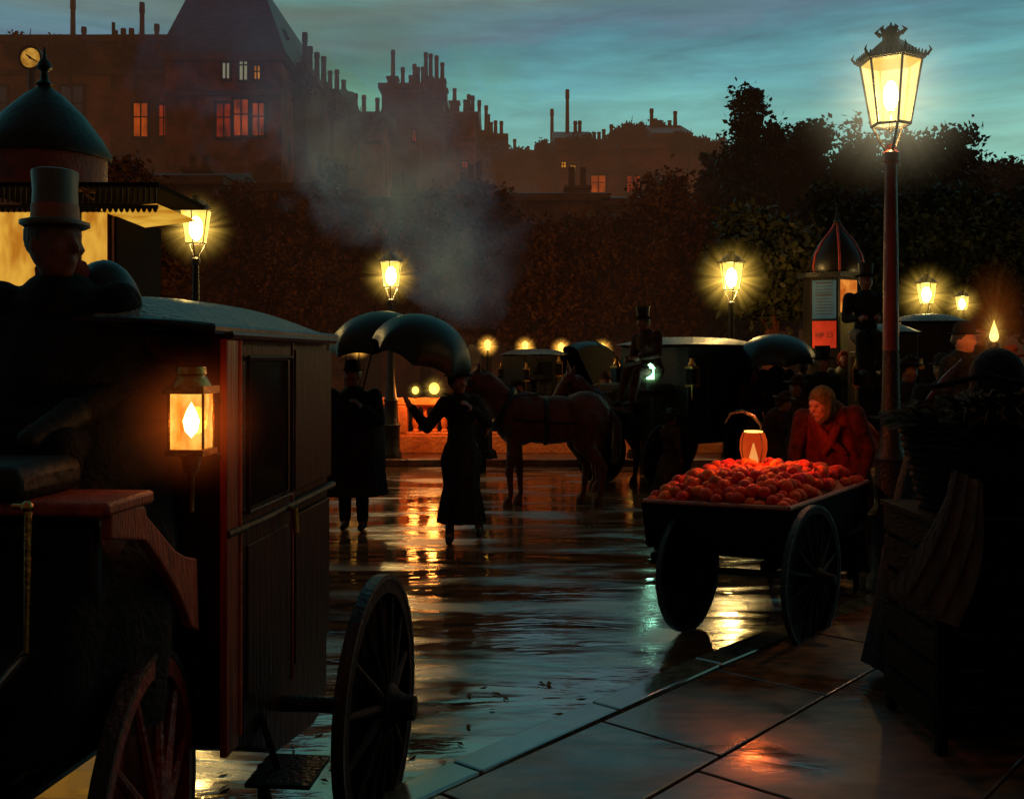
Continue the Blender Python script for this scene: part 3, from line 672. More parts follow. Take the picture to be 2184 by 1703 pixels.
def tree(px, pybase_h, D, pytop, wpx, label, leafmat, seed, group='trees beyond the square', trunkmat=None, tr=.16, n=330, ls=.17, nl=80, shape='round', z0=0):
    top = WZ(pytop, D); w = wpx*D/FX/2; th = pybase_h
    ch = (top-th)/2; cz = th+ch
    rd = random.Random(seed)
    bl = []
    if shape == 'round':
        bl.append((0, 0, cz-ch*.1, w*.8, w*.7, ch*.8))
        for k in range(9):
            a = rd.uniform(0, 2*PI); rr = rd.uniform(.35, .8); zz = rd.uniform(-.75, .85)
            q = math.sqrt(max(.05, 1-zz*zz))
            bl.append((w*rr*q*math.cos(a), w*rr*q*math.sin(a), cz+zz*ch*.85, w*.32, w*.32, ch*.24))
    else:
        for k in range(14):
            t_ = k/13; q = 1-t_*.68
            bl.append((rd.uniform(-.5,.5)*w*q, rd.uniform(-.35,.35)*w*q, th+(top-th)*t_*.95, w*.62*q, w*.6*q, ch*.16))
        bl.append((w*.5, 0, th+(top-th)*.8, w*.32, w*.3, ch*.14)); bl.append((-w*.45, 0, th+(top-th)*.7, w*.32, w*.3, ch*.12)); bl.append((0, 0, th+(top-th)*.5, w*.8, w*.6, ch*.4))
    r = thing('tree', label, 'tree', (0,0,0), group=group)
    obj('trunk', trunk(tr, th+ch*.5, None, seed, 7, w*.75), trunkmat or M['bark'], r)
    obj('crown', crown_mesh('crown', bl, n, nl, ls, leafmat, seed, spread=w*.27), None, r)
    place(r, (WX(px, D), D, z0)); return r
tree(1590, 2.0, 27, 196, 200, 'pointed dark tree rising highest on the skyline left of the tall lamp', M['leaf'], 3, shape='cone', n=420)
tree(1690, 2.2, 28, 226, 190, 'dark tree with a tufted top between the pointed tree and the tall lamp', M['leaf'], 5, n=420)
tree(1815, 2.2, 27, 250, 210, 'dark round tree directly left of the tall lamp post', M['leaf'], 8, n=420)
tree(1985, 2.2, 25, 236, 250, 'broad dark tree behind the big lantern and right of its post', M['leaf'], 11, n=480)
tree(2130, 2.2, 27, 282, 260, 'dark tree at the right edge, lower than its neighbour', M['leaf'], 13, n=480)
tree(2220, 2.0, 24, 330, 240, 'farthest right dark tree cut by the picture edge', M['leaf'], 15, n=400)
tree(1545, 1.6, 30, 300, 150, 'small dark tree left of the pointed tree', M['leaf'], 17, n=300)
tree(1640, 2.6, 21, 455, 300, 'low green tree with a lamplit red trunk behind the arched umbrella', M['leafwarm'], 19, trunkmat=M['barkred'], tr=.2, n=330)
tree(1790, 2.0, 24, 380, 220, 'dark thick tree behind the poster column roof', M['leaf'], 21, n=420)
tree(1930, 2.2, 23, 380, 240, 'dark tree low behind the tall lamp post', M['leaf'], 23, n=420)
tree(2090, 2.6, 22, 400, 260, 'dark tree low over the right crowd', M['leaf'], 25, n=420)
tree(1145, 1.6, 27, 470, 250, 'brown autumn tree lit from below behind the closed cab', M['leafbrown'], 27, n=260, ls=.14)
tree(1360, 1.9, 29, 500, 200, 'thin brown autumn tree over the hansom driver', M['leafbrown'], 29, n=170, ls=.14)
tree(600, 1.9, 27, 470, 260, 'brown autumn tree right of the left gas lamp', M['leafbrown'], 31, n=200, ls=.14)
tree(300, 2.2, 24, 330, 240, 'brown autumn tree behind the kiosk canopy', M['leafbrown'], 33, n=240, ls=.14)
tree(765, 1.8, 29, 520, 180, 'small brown autumn tree beside the middle gas lamp', M['leafbrown'], 35, n=150, ls=.14)
for i_, (px, D_, pyt, wp, n_, lab) in enumerate(((455, 27.5, 360, 210, 190, 'brown autumn tree directly right of the left gas lamp, its crown thin'), (690, 28.5, 345, 230, 190, 'tall thin autumn tree veiled by the left edge of the smoke'),
    (905, 28.8, 385, 220, 170, 'autumn tree behind the smoke above the front umbrella'), (1035, 27.6, 350, 200, 200, 'tall autumn tree between the smoke and the closed cab'), (1255, 28, 425, 240, 210, 'tall autumn tree below the orange window'),
    (1450, 28, 345, 250, 260, 'broad autumn tree just left of the dark green trees'), (150, 26, 300, 260, 170, 'bare brown tree top above the kiosk canopy'), (585, 28.2, 372, 170, 130, 'thin autumn tree rising under the right edge of the lit windows'))):
    tree(px, 2.0, D_, pyt, wp, lab, M['leafbrown'], 70+i_, n=n_, ls=.16)
# bushes on the skyline
for px, py, D, w, lab, sd in ((60, 84, 38, 90, 'ragged bush over the parapet of the upper left house', 51), (150, 92, 38, 110, 'long low bush on the roof of the upper left house', 52), (290, 92, 37.5, 90, 'bush left of the mansard roof', 53), (625, 150, 37, 70, 'bush on the low house right of the mansard roof', 54), (690, 208, 42, 80, 'bush on the slope in the smoke', 55), (765, 246, 46, 90, 'bush left of the dark tower block', 56), (960, 250, 52, 60, 'bush against the tower block', 57), (1040, 292, 56, 70, 'spiky bush on the falling skyline', 58), (1095, 318, 60, 70, 'bush just left of the dip', 59), (1175, 308, 57, 60, 'bush just right of the dip', 60), (1240, 296, 54, 70, 'thin bush over the two tiny yellow windows', 61), (1470, 292, 52, 90, 'bush near the left edge of the dark trees', 62), (1525, 300, 50, 80, 'bush touching the dark trees', 63)):
    t = thing('bush', lab, 'bush', (0,0,0), group='bushes on the skyline'); k = D/FX
    obj('foliage', crown_mesh('foliage', [(0,0,-.5,w*k*.5,.8,.45), (.2*w*k,0,-.2,w*k*.2,.5,.35), (-.25*w*k,0,-.1,w*k*.12,.4,.5)], 70, 40, .17, M['leafbrown'] if sd < 58 else M['leaf'], sd, .3), None, t)
    obj('stem', MB().tube([(0,0,-1.6),(0,0,-.3),(.1,0,.5)], [.08,.05,.01], 6), M['bark'], t); place(t, (WX(px, D), D, WZ(py, D)-.1))
for px, py, D, w, lab, sd in ((1345, 262, 56, 80, 'round bush on the skyline above the orange window', 41), (1398, 268, 56, 60, 'smaller ragged bush on the skyline right of the round one', 42), (1312, 284, 57, 60, 'low bush on the skyline over the long brown house', 43)):
    t = thing('bush', lab, 'bush', (0,0,0), group='bushes on the skyline'); k = D/FX
    obj('foliage', crown_mesh('foliage', [(0,0,-.2,w*k*.5,.8,.55), (.2,0,.3,w*k*.25,.5,.4)], 60, 40, .2, M['leaf'], sd, .3), None, t)
    obj('stem', MB().tube([(0,0,-1.6),(0,0,0),(.1,0,.9)], [.08,.05,.01], 6), M['bark'], t); place(t, (WX(px, D), D, WZ(py, D)-.5))

# ================================================================ smoke drifting up across the hill
m, N, L = new_mat('blue_grey_smoke')
out = N.new('ShaderNodeOutputMaterial')
tc = N.new('ShaderNodeTexCoord'); sp = N.new('ShaderNodeSeparateXYZ'); L.new(tc.outputs['Object'], sp.inputs[0])
def mm(op, a, b=None, c=None, clamp=False):
    q = N.new('ShaderNodeMath'); q.operation = op; q.use_clamp = clamp
    for i, x in enumerate((a, b, c)):
        if x is None: continue
        if isinstance(x, (int, float)): q.inputs[i].default_value = x
        else: L.new(x, q.inputs[i])
    return q.outputs[0]
no = N.new('ShaderNodeTexNoise'); no.inputs['Scale'].default_value = 1.25; no.inputs['Detail'].default_value = 4; no.inputs['Roughness'].default_value = .6; no.inputs['Distortion'].default_value = .6
L.new(tc.outputs['Object'], no.inputs['Vector'])
zz = sp.outputs[2]   # 0 .. 1 handled in metres
cx_ = mm('MULTIPLY_ADD', mm('SINE', mm('MULTIPLY', zz, 1.7)), .16, mm('MULTIPLY', zz, -.50))
wd_ = mm('MULTIPLY_ADD', zz, .66, .38)
dx = mm('DIVIDE', mm('SUBTRACT', sp.outputs[0], cx_), wd_); dy = mm('DIVIDE', sp.outputs[1], mm('MULTIPLY_ADD', zz, .15, .35))
rr = mm('SQRT', mm('ADD', mm('MULTIPLY', dx, dx), mm('MULTIPLY', dy, dy)))
rr = mm('ADD', rr, mm('MULTIPLY', mm('SUBTRACT', no.outputs[0], .5), 2.6))
dn = mm('SUBTRACT', 1, rr, clamp=True)
fade = mm('MULTIPLY', mm('MULTIPLY_ADD', zz, 2.2, .0, clamp=True), mm('MULTIPLY_ADD', zz, -.36, 1.9, clamp=True))
dn = mm('MULTIPLY', mm('MULTIPLY', dn, fade), 1.3)
vs_ = N.new('ShaderNodeVolumeScatter'); vs_.inputs['Color'].default_value = (.18,.36,.95,1); vs_.inputs['Anisotropy'].default_value = .2
L.new(dn, vs_.inputs['Density']); L.new(vs_.outputs[0], out.inputs['Volume'])
M['smoke'] = m
sm = MB(); Rs = []
for k in range(9):
    z = k/8*5.3; Rs.append((-.5*z+.16*math.sin(1.7*z), 0, z, (.38+.66*z)*1.3, (.35+.15*z)*1.45))
sm.loft(Rs, 20)
so_ = obj('smoke_plume', sm, m); so_.location = (WX(1000, 14.5), 14.5, WZ(705, 14.5)); tag(so_, 'blue grey smoke plume drifting up and left over the umbrellas', 'smoke', kind='stuff')

# thin brown haze over the town, its light painted in as faint emission
m, N, L = new_mat('painted_town_haze')
out = N.new('ShaderNodeOutputMaterial'); e = N.new('ShaderNodeEmission'); e.inputs[0].default_value = (.66,.29,.14,1); e.inputs[1].default_value = .0021
ab = N.new('ShaderNodeVolumeAbsorption'); ab.inputs['Color'].default_value = (.5,.45,.4,1); ab.inputs['Density'].default_value = .006
ads = N.new('ShaderNodeAddShader'); L.new(e.outputs[0], ads.inputs[0]); L.new(ab.outputs[0], ads.inputs[1]); L.new(ads.outputs[0], out.inputs['Volume'])
hz_ = obj('haze', MB().box((0, 44.5, 8.5), (110, 43, 16.9)), m, smooth=False); tag(hz_, 'thin brown haze with painted self glow in front of the houses', 'haze', kind='stuff')

# ================================================================ newspaper kiosk, left
D = 10.0
k_ = thing('kiosk', 'lit kiosk with dark conical roof, scalloped canopy and glowing yellow panels', 'kiosk', (WX(95, D), D, 0))
kd = D+.75; kx_ = WX(95, kd)
obj('roof', MB().lathe((kx_, kd, 0), [(.66,WZ(340,kd)),(.67,WZ(328,kd)),(.58,WZ(296,kd)),(.40,WZ(246,kd)),(.20,WZ(206,kd)),(.08,WZ(188,kd)),(.05,WZ(180,kd))], 24), M['greenroof'], k_)
obj('finial', MB().lathe((kx_, kd, WZ(186,kd)), [(.05,0),(.09,.03),(.04,.08),(.035,.16),(.08,.2),(.06,.26),(.02,.3),(.01,.42)], 12), M['greenroof'], k_)
obj('drum', MB().lathe((kx_, kd, 0), [(.62,WZ(410,kd)),(.62,WZ(338,kd))], 24), M['redwall'], k_)
wx0, wx1 = WX(-40, D), WX(236, D); zt, zb = WZ(448, D), .35
obj('body', MB().box(((wx0+wx1)/2, D+.75, zb/2), (wx1-wx0+.1, 1.4, zb)).box((wx0, D+.75, (zt+zb)/2), (.06, 1.36, zt-zb)).box((wx1-.03, D+.08, (zt+zb)/2), (.05, .05, zt-zb)).box(((wx0+wx1)/2, D+1.4, (zt+zb)/2), (wx1-wx0, .06, zt-zb)), M['redwall'], k_, smooth=False)
for i, (a, b) in enumerate(((-38, 74), (80, 160), (166, 232))):
    xa, xb = WX(a, D), WX(b, D)
    p = obj('lit_panel', MB().box(((xa+xb)/2, D+.08, (zt+zb)/2), (xb-xa, .02, zt-zb-.02)), M['yellowpanel'], k_, smooth=False)
    fr = MB()
    for q in (xa, xb): fr.box((q, D+.06, (zt+zb)/2), (.018, .03, zt-zb))
    for q in (.25, .5): fr.box(((xa+xb)/2, D+.06, zb+(zt-zb)*q), (xb-xa-.02, .026, .015))
    obj('glazing_bar', fr, M['iron'], p, smooth=False)
# dark side wall, seen beyond the corner
obj('side_wall', MB().box((wx1+.0, D+.75, (zt+zb)/2), (.03, 1.28, zt-zb-.02)), M['awning'], k_, smooth=False)
cz0, cz1 = WZ(447, D-.3), WZ(402, D-.3); cx0, cx1 = WX(-60, D-.3), WX(345, D-.3)
obj('canopy', MB().box(((cx0+cx1)/2, D+.35, cz1+.02), (cx1-cx0, 1.5, .05)), M['awning'], k_, smooth=False, bevel=.008)
fg = MB(); n = 34; w = (cx1-cx0)/n
for i in range(n):
    x = cx0+w*(i+.5)
    fg.box((x, D-.4, (cz0+cz1)/2+.03), (w*.42, .012, (cz1-cz0)*.8)); 
fg.box(((cx0+cx1)/2, D-.4, cz0+.012), (cx1-cx0, .02, .035))
for i in range(n): fg.lathe((cx0+w*(i+.5), D-.4, cz0+.0), [(0,-.045),(w*.3,-.03),(w*.48,0)], 8)
obj('fringe', fg, M['fringe'], k_)
obj('soffit', MB().add([(wx1, D-.38, cz0+.0), (cx1-.02, D-.38, cz0+.045), (cx1-.02, D+.9, cz0+.05), (wx1, D+.9, cz0-.02)], [(0,1,2,3)]), em('painted_canopy_glow', lin(245,190,70), lin(200,130,30), .8, 3), k_, smooth=False)  # underside emits by itself, lamplight under the canopy painted in
sc_ = MB()
for s_ in (-1, 1):
    sc_.tube([(WX(206,D-.4)+s_*.0, D-.44, WZ(425,D)), (WX(206,D)+s_*.05, D-.44, WZ(418,D)), (WX(206,D)+s_*.09, D-.44, WZ(432,D)), (WX(206,D)+s_*.15, D-.44, WZ(440,D))], [.012,.018,.016,.008], 8)
obj('scroll_ornament', sc_, M['brass'], k_)
point('kiosk_light', (kx_-.3, D+.7, 2.0), (1,.62,.22), 6, .2, k_)

M['domerib'] = pm('red_dome_rib', (.3,.03,.015), (.12,.012,.008), 5, .5)
# ================================================================ poster column, right
D = 17.0
c_ = thing('poster_column', 'poster column with red ribbed dome, blue poster over red poster and a lit pane', 'advertising column', (WX(1770, D), D, 0))
cx_, cy_ = WX(1770, D), D
hw = 54*D/FX; zt = WZ(598, D)
P4 = lambda a, r=1: Vector((cx_+hw*1.06*r*math.cos(a), cy_+hw*1.06*r*math.sin(a), 0))
n = 6; a0 = math.radians(-90)
vs_ = [P4(a0+2*PI*k/n) for k in range(n)]
obj('shaft', MB().prism([v+Vector((0,0,.3)) for v in vs_], (0,0,zt-.24)), M['black'], c_, smooth=False)
obj('base', MB().prism([P4(a0+2*PI*k/n, 1.12)+Vector((0,0,0)) for k in range(n)], (0,0,.32)), M['iron'], c_, smooth=False)
def face(k, za, zb, mat, name, ins=.07, pr=.012):
    a, b = vs_[k], vs_[(k+1) % n]; t = (b-a); nn = Vector((t.y, -t.x, 0)).normalized()
    p0 = a+t*ins+nn*pr; p1 = b-t*ins+nn*pr
    return obj(name, MB().add([p0+Vector((0,0,za)), p1+Vector((0,0,za)), p1+Vector((0,0,zb)), p0+Vector((0,0,zb))], [(0,1,2,3)]), mat, c_, smooth=False), p0, p1, nn
bl, p0, p1, nn = face(5, WZ(681, D), WZ(601, D), M['poster_blue'], 'blue_poster')
rd_, q0, q1, nn = face(5, WZ(742, D), WZ(686, D), M['poster_red'], 'red_poster')
face(0, WZ(668, D), WZ(600, D), M['poster_lit'], 'lit_pane'); face(0, WZ(760, D), WZ(676, D), M['leafwarm'], 'green_poster')
ln = MB(); 
for j in range(11):
    z = WZ(608+j*6.4, D); t0 = .12+random.random()*.08; t1 = .88-random.random()*.12
    a, b = p0.lerp(p1, t0)+nn*.006, p0.lerp(p1, t1)+nn*.006; h = .014 if j not in (0, 4) else .03
    ln.add([a+Vector((0,0,z)), b+Vector((0,0,z)), b+Vector((0,0,z+h)), a+Vector((0,0,z+h))], [(0,1,2,3)])
obj('printed_lines', ln, M['ink'], bl, smooth=False)
def text_mesh(s, size):
    cu = bpy.data.curves.new('t', 'FONT'); cu.body = s; cu.size = size; cu.align_x = 'CENTER'
    o = bpy.data.objects.new('t', cu); COL.objects.link(o); dg = bpy.context.evaluated_depsgraph_get(); dg.update()
    me = bpy.data.meshes.new_from_object(o.evaluated_get(dg)); bpy.data.objects.remove(o); return me
for txt, z, sz in (('HP 23', WZ(720, D), .115),):
    me = text_mesh(txt, sz); me.materials.clear(); me.materials.append(M['ink'])
    o = obj('lettering', me, M['ink'], None); t = (q1-q0).normalized(); mid = (q0+q1)/2+nn*.008
    R = Matrix((t, Vector((0,0,1)), nn)).transposed().to_4x4(); me.transform(Matrix.Translation(mid+Vector((0,0,z))) @ R)
    o.parent = rd_
obj('eave', MB().prism([P4(a0+2*PI*k/n, 1.22)+Vector((0,0,zt+.03)) for k in range(n)], (0,0,.08)), M['iron'], c_, smooth=False)
zd = zt+.11; hd = WZ(476, D)-zd
dm = MB().lathe((cx_+.12, cy_, zd), [(hw*1.0,0),(hw*1.08,hd*.12),(hw*.98,hd*.36),(hw*.68,hd*.62),(hw*.3,hd*.84),(hw*.08,hd)], 24)
d_ = obj('dome', dm, M['black'], c_)
for k in range(6):
    a = 2*PI*k/6+.3
    pr = [(hw*1.0,0),(hw*1.08,hd*.12),(hw*.98,hd*.36),(hw*.68,hd*.62),(hw*.3,hd*.84),(hw*.08,hd)]
    obj('rib', MB().tube([(cx_+.12+r*math.cos(a), cy_+r*math.sin(a), zd+z) for r, z in pr], .02, 6), M['domerib'], d_)
obj('finial', MB().lathe((cx_+.12, cy_, zd+hd-.02), [(.05,0),(.07,.05),(.03,.1),(.01,.3)], 8), M['iron'], c_)
# ================================================================ the near brougham on the left
TH = math.radians(5); BO = Vector((-.9, 3.15, 0)); BE = Vector((math.sin(TH), math.cos(TH), 0)); BS = Vector((math.cos(TH), -math.sin(TH), 0))
def C(t, s, z): return BO + BE*t + BS*s + Vector((0,0,z))
def SP(px, py, s=0):   # where a sight line through the picture meets the plane of the carriage side -> (t, z)
    k = (px-CX)/FX; O_ = BO + BS*s
    t = (O_.x - k*O_.y)/(k*BE.y - BE.x); D = O_.y + t*BE.y
    return t, WZ(py, D)
br_ = thing('brougham', 'black and maroon closed carriage in the left foreground, its side lamp burning', 'carriage', tuple(C(.6, -.55, 0)))
EV = 1.83; L_ = 1.24; WB = .86
prof = [(0,EV),(L_,EV),(L_+.01,1.2),(L_,.34),(L_-.05,.27),(L_-.2,.25),(L_*.45,.32),(.12,.5),(.03,.62),(0,.95)]
obj('body', MB().prism([C(t, 0, z) for t, z in prof], -BS*WB), M['varnish'], br_, smooth=False, bevel=.012)
# roof: low dome with overhang
def rf(u, v):
    t = -.12+u*(L_+.15); s = -WB-.06+v*(WB+.085)
    q = (1-(2*u-1)**4*.8)*(1-abs(2*v-1)**2.6); return C(t, s, EV+.012+.118*q)
rt = MB().grid(rf, 30, 30); obj('roof', rt, M['rooftop'], br_)
ed = MB()
def edge(u, v): return rf(u, v)
loop = [rf(0, v/12) for v in range(13)]+[rf(u/12, 1) for u in range(1, 13)]+[rf(1, 1-v/12) for v in range(1, 13)]+[rf(1-u/12, 0) for u in range(1, 12)]
loop.append(loop[0]); ed.tube([p+Vector((0,0,-.006)) for p in loop], .016, 8, caps=False)
obj('roof_rail', ed, M['black'], br_)
def strip(name, tzs, w, mat, out=.012, parent=None):
    m = MB(); m.tube([C(t, out, z) for t, z in tzs], w, 8); return obj(name, m, mat, parent or br_)
def panel(name, t0, t1, z0, z1, mat, out=.006, parent=None, th=.012):
    m = MB().prism([C(t0, 0, z0), C(t1, 0, z0), C(t1, 0, z1), C(t0, 0, z1)], BS*(out+th)); m.v = [tuple(Vector(v)+BS*.001) for v in m.v]
    return obj(name, m, mat, parent or br_, smooth=False, bevel=.004)
panel('corner_pillar', -.004, .10, .52, EV-.02, M['varnishglow'], .012)
dr = panel('door', .135, .66, .56, EV-.04, M['varnish'], .008)
panel('door_window', .17, .625, 1.26, EV-.09, M['darkpane'], .010, dr)
panel('lower_panel', .18, .615, .64, 1.14, M['varnish'], .014, dr)
fm = MB(); 
for a, b in (((.165,1.25),(.63,1.25)),((.165,EV-.08),(.63,EV-.08)),((.165,1.25),(.165,EV-.08)),((.63,1.25),(.63,EV-.08))): fm.tube([C(a[0],.034,a[1]), C(b[0],.034,b[1])], .007, 8)
obj('window_frame', fm, M['varnish'], dr)
hd_ = MB().tube([C(.585,.03,1.20), C(.585,.06,1.20), C(.585,.065,1.11)], .011, 8); obj('handle', hd_, M['brass'], dr)
panel('quarter_panel', .70, L_-.03, 1.25, EV-.05, M['varnish'], .014)
panel('quarter_panel', .70, L_-.06, .60, 1.16, M['varnish'], .014)
strip('belt_moulding', [(0,1.205),(.3,1.20),(L_+.015,1.205)], .016, M['varnish'], .02)
strip('drip_moulding', [(0,EV-.01),(L_,EV-.01)], .016, M['black'], .03)
strip('pillar_bead', [(.115,.55),(.115,EV-.02)], .007, M['brass'] if 0 else M['rim'], .024)
strip('pillar_bead', [(.68,.55),(.68,EV-.02)], .006, M['rim'], .02)
# front glass of the body, dark
obj('front_window', MB().box(C(-.012, -WB/2, 1.52), (WB*.7, .014, .42), rz=-TH), M['darkpane'], br_, smooth=False)
# driver's box: seat block and swept side panels in dull red, footboard, floor
def boxprof(s, name):
    P = [SP(*p) for p in ((322,1078),(327,1100),(350,1128),(385,1172),(408,1186),(432,1190),(436,1345),(420,1335),(392,1262),(350,1190),(322,1152),(252,1150),(250,1082))]
    m = MB().prism([C(t, s, z) for t, z in P], -BS*.03); return obj(name, m, M['ironred'] if 0 else M['varnishred'], br_, smooth=False, bevel=.006)
if 1: M['varnishred'] = pm('dull_red_varnish', (.36,.055,.02), (.15,.022,.009), 5, .5, spec=.3, stretch=(5,5,1), bump=.4, bscale=20)
boxprof(-.015, 'box_side_panel'); 
t1, z1 = SP(250,1078); t0, z0 = SP(330,1070)
obj('box_seat', MB().box(C((t0+t1)/2, -.46, z0+.012), (.90, abs(t1-t0)+.05, .035), rz=-TH), M['varnishred'], br_, bevel=.01)
obj('seat_box', MB().box(C(-.28, -.55, 1.12), (.86, .5, .42), rz=-TH), M['black'], br_, bevel=.02)
obj('seat_cushion', MB().box(C((t0+t1)/2-.02, -.56, z0+.075), (.7, .32, .09), rz=-TH), M['leather'], br_, bevel=.03)
obj('footboard', MB().box(C(-1.0, -.56, .98), (.8, .5, .03), rz=-TH, rx=.35), M['black'], br_, bevel=.01)
obj('dashboard', MB().prism([C(-1.25, -.15, .95), C(-1.25, -.97, .95), C(-1.38, -.97, 1.35), C(-1.38, -.15, 1.35)], BE*.02), M['leather'], br_)
# brass rail at the far side of the box
p = [W(26, 1079, 2.35), W(58, 1080, 2.35), W(60, 1092, 2.35), W(56, 1390, 2.35), W(58, 1400, 2.45)]
obj('handrail', MB().tube(p, [.006,.008,.009,.006,.006], 8).ell(p[1], .014), M['brass'], br_)
# lamp
LD = 2.98; lx, lz = WX(408, LD), WZ(897, LD)
lc = Vector((lx, LD, lz)); lw, lh = .098, .158
Rz_ = -TH
lmb = (MB().box(lc+Vector((0,0,lh/2+.012)), (lw*1.25, lw*1.25, .022), rz=Rz_).box(lc-Vector((0,0,lh/2+.01)), (lw*1.15, lw*1.15, .018), rz=Rz_)
   .lathe(lc+Vector((0,0,lh/2+.02)), [(lw*.62,0),(lw*.5,.02),(lw*.4,.035),(lw*.46,.038),(lw*.42,.058),(.02,.062)], 20)
   .lathe(lc-Vector((0,0,lh/2+.02)), [(.0,-.17),(.008,-.165),(.010,-.06),(.022,-.045),(.03,-.01),(.04,0)], 14))
fr = lmb
for sx in (-1, 1):
    for sy in (-1, 1): fr.tube([lc+Vector((sx*lw/2, sy*lw/2, -lh/2)), lc+Vector((sx*lw/2, sy*lw/2, lh/2))], .0045, 6)
la = obj('side_lamp', lmb, M['brass'], br_)
gl = MB()
for (a, b) in (((-1,-1),(1,-1)),((1,-1),(1,1)),((-1,1),(-1,-1))):
    q = [lc+Vector((a[0]*lw/2*.97, a[1]*lw/2*.97, -lh/2)), lc+Vector((b[0]*lw/2*.97, b[1]*lw/2*.97, -lh/2)), lc+Vector((b[0]*lw/2*.97, b[1]*lw/2*.97, lh/2)), lc+Vector((a[0]*lw/2*.97, a[1]*lw/2*.97, lh/2))]
    gl.add(q, [(0,1,2,3)])
obj('glass', gl, M['cabglass'], la, smooth=False)
obj('reflector', MB().lathe(lc+Vector((0,lw*.42,0)), [(.0,0),(.03,.004),(.042,.012)], 20, tilt=Matrix(((1,0,0),(0,0,-1),(0,1,0)))), M['brass'], la)
obj('flame', MB().lathe(lc-Vector((0,0,.03)), [(.0,-.02),(.018,.0),(.024,.03),(.014,.06),(0,.085)], 14), M['mantlewarm'], la)
obj('lamp_bracket', MB().tube([lc+Vector((0,.04,-.09)), lc+Vector((.03,.1,-.1)), C(0,.0,lz-.12)], .009, 8).tube([lc+Vector((0,.04,.06)), C(0,.0,lz+.05)], .008, 8), M['iron'], la)
point('lamp_light', lc+Vector((.0,-.035,.0)), (1,.30,.07), 1.2, .01, br_)
point('lamp_side_light', lc+Vector((.10,-.02,.0)), (1,.2,.04), .7, .02, br_)
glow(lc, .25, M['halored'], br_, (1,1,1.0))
# step, springs, axles
obj('step', MB().box(C(.38, .10, .33), (.22, .26, .015), rz=-TH).tube([C(.38,.0,.52), C(.38,.04,.4), C(.38,.06,.335)], .012, 8), M['iron'], br_)
obj('perch', MB().tube([C(-.5,-.56,.46), C(.5,-.56,.42), C(1.2,-.56,.48)], .035, 8), M['iron'], br_)
for s in (-.05, -1.07): obj('spring', MB().tube([C(.35,s,.56), C(.6,s,.46), C(.85,s,.54)], .018, 8).tube([C(.35,s,.56), C(.6,s,.63), C(.85,s,.54)], .016, 8), M['iron'], br_)
wc = Vector((WX(806, 3.75), 3.75, .474)); wf = Vector((WX(311, 2.75), 2.75, .475))
obj('axle', MB().tube([wc, wc-BS*1.5], .03, 10), M['iron'], br_); obj('axle', MB().tube([wf, wf-BS*.78], .03, 10), M['iron'], br_)
wheel_mesh(br_, 'rear_wheel', wc, .474, math.radians(8.5), M['wheeldark'], ns=14, width=.042, hub=.085)
wheel_mesh(br_, 'rear_wheel', wc-BS*1.5, .474, math.radians(8.5), M['wheeldark'], ns=14, width=.042, hub=.085, depth=0)
wheel_mesh(br_, 'front_wheel', wf, .475, math.radians(-4), M['wheelred'], ns=12, width=.042, hub=.08)
wheel_mesh(br_, 'front_wheel', wf-BS*.78, .475, math.radians(-4), M['wheelred'], ns=12, width=.042, hub=.08, depth=0)
# iron mounting block seen under the carriage
mb_ = thing('boot_scraper', 'small black iron foot scraper on the wet ground under the carriage', 'boot scraper', (WX(575, 3.9), 3.9, 0))
x0 = WX(572, 3.85)
obj('upright', MB().tube([(x0,3.85,.0),(x0-.015,3.85,.1),(x0-.02,3.85,.22)], [.035,.028,.022], 8), M['iron'], mb_)
obj('foot_bar', MB().tube([(x0,3.85,.035),(x0+.22,3.87,.05),(x0+.32,3.9,.03)], [.03,.022,.026], 8), M['iron'], mb_)

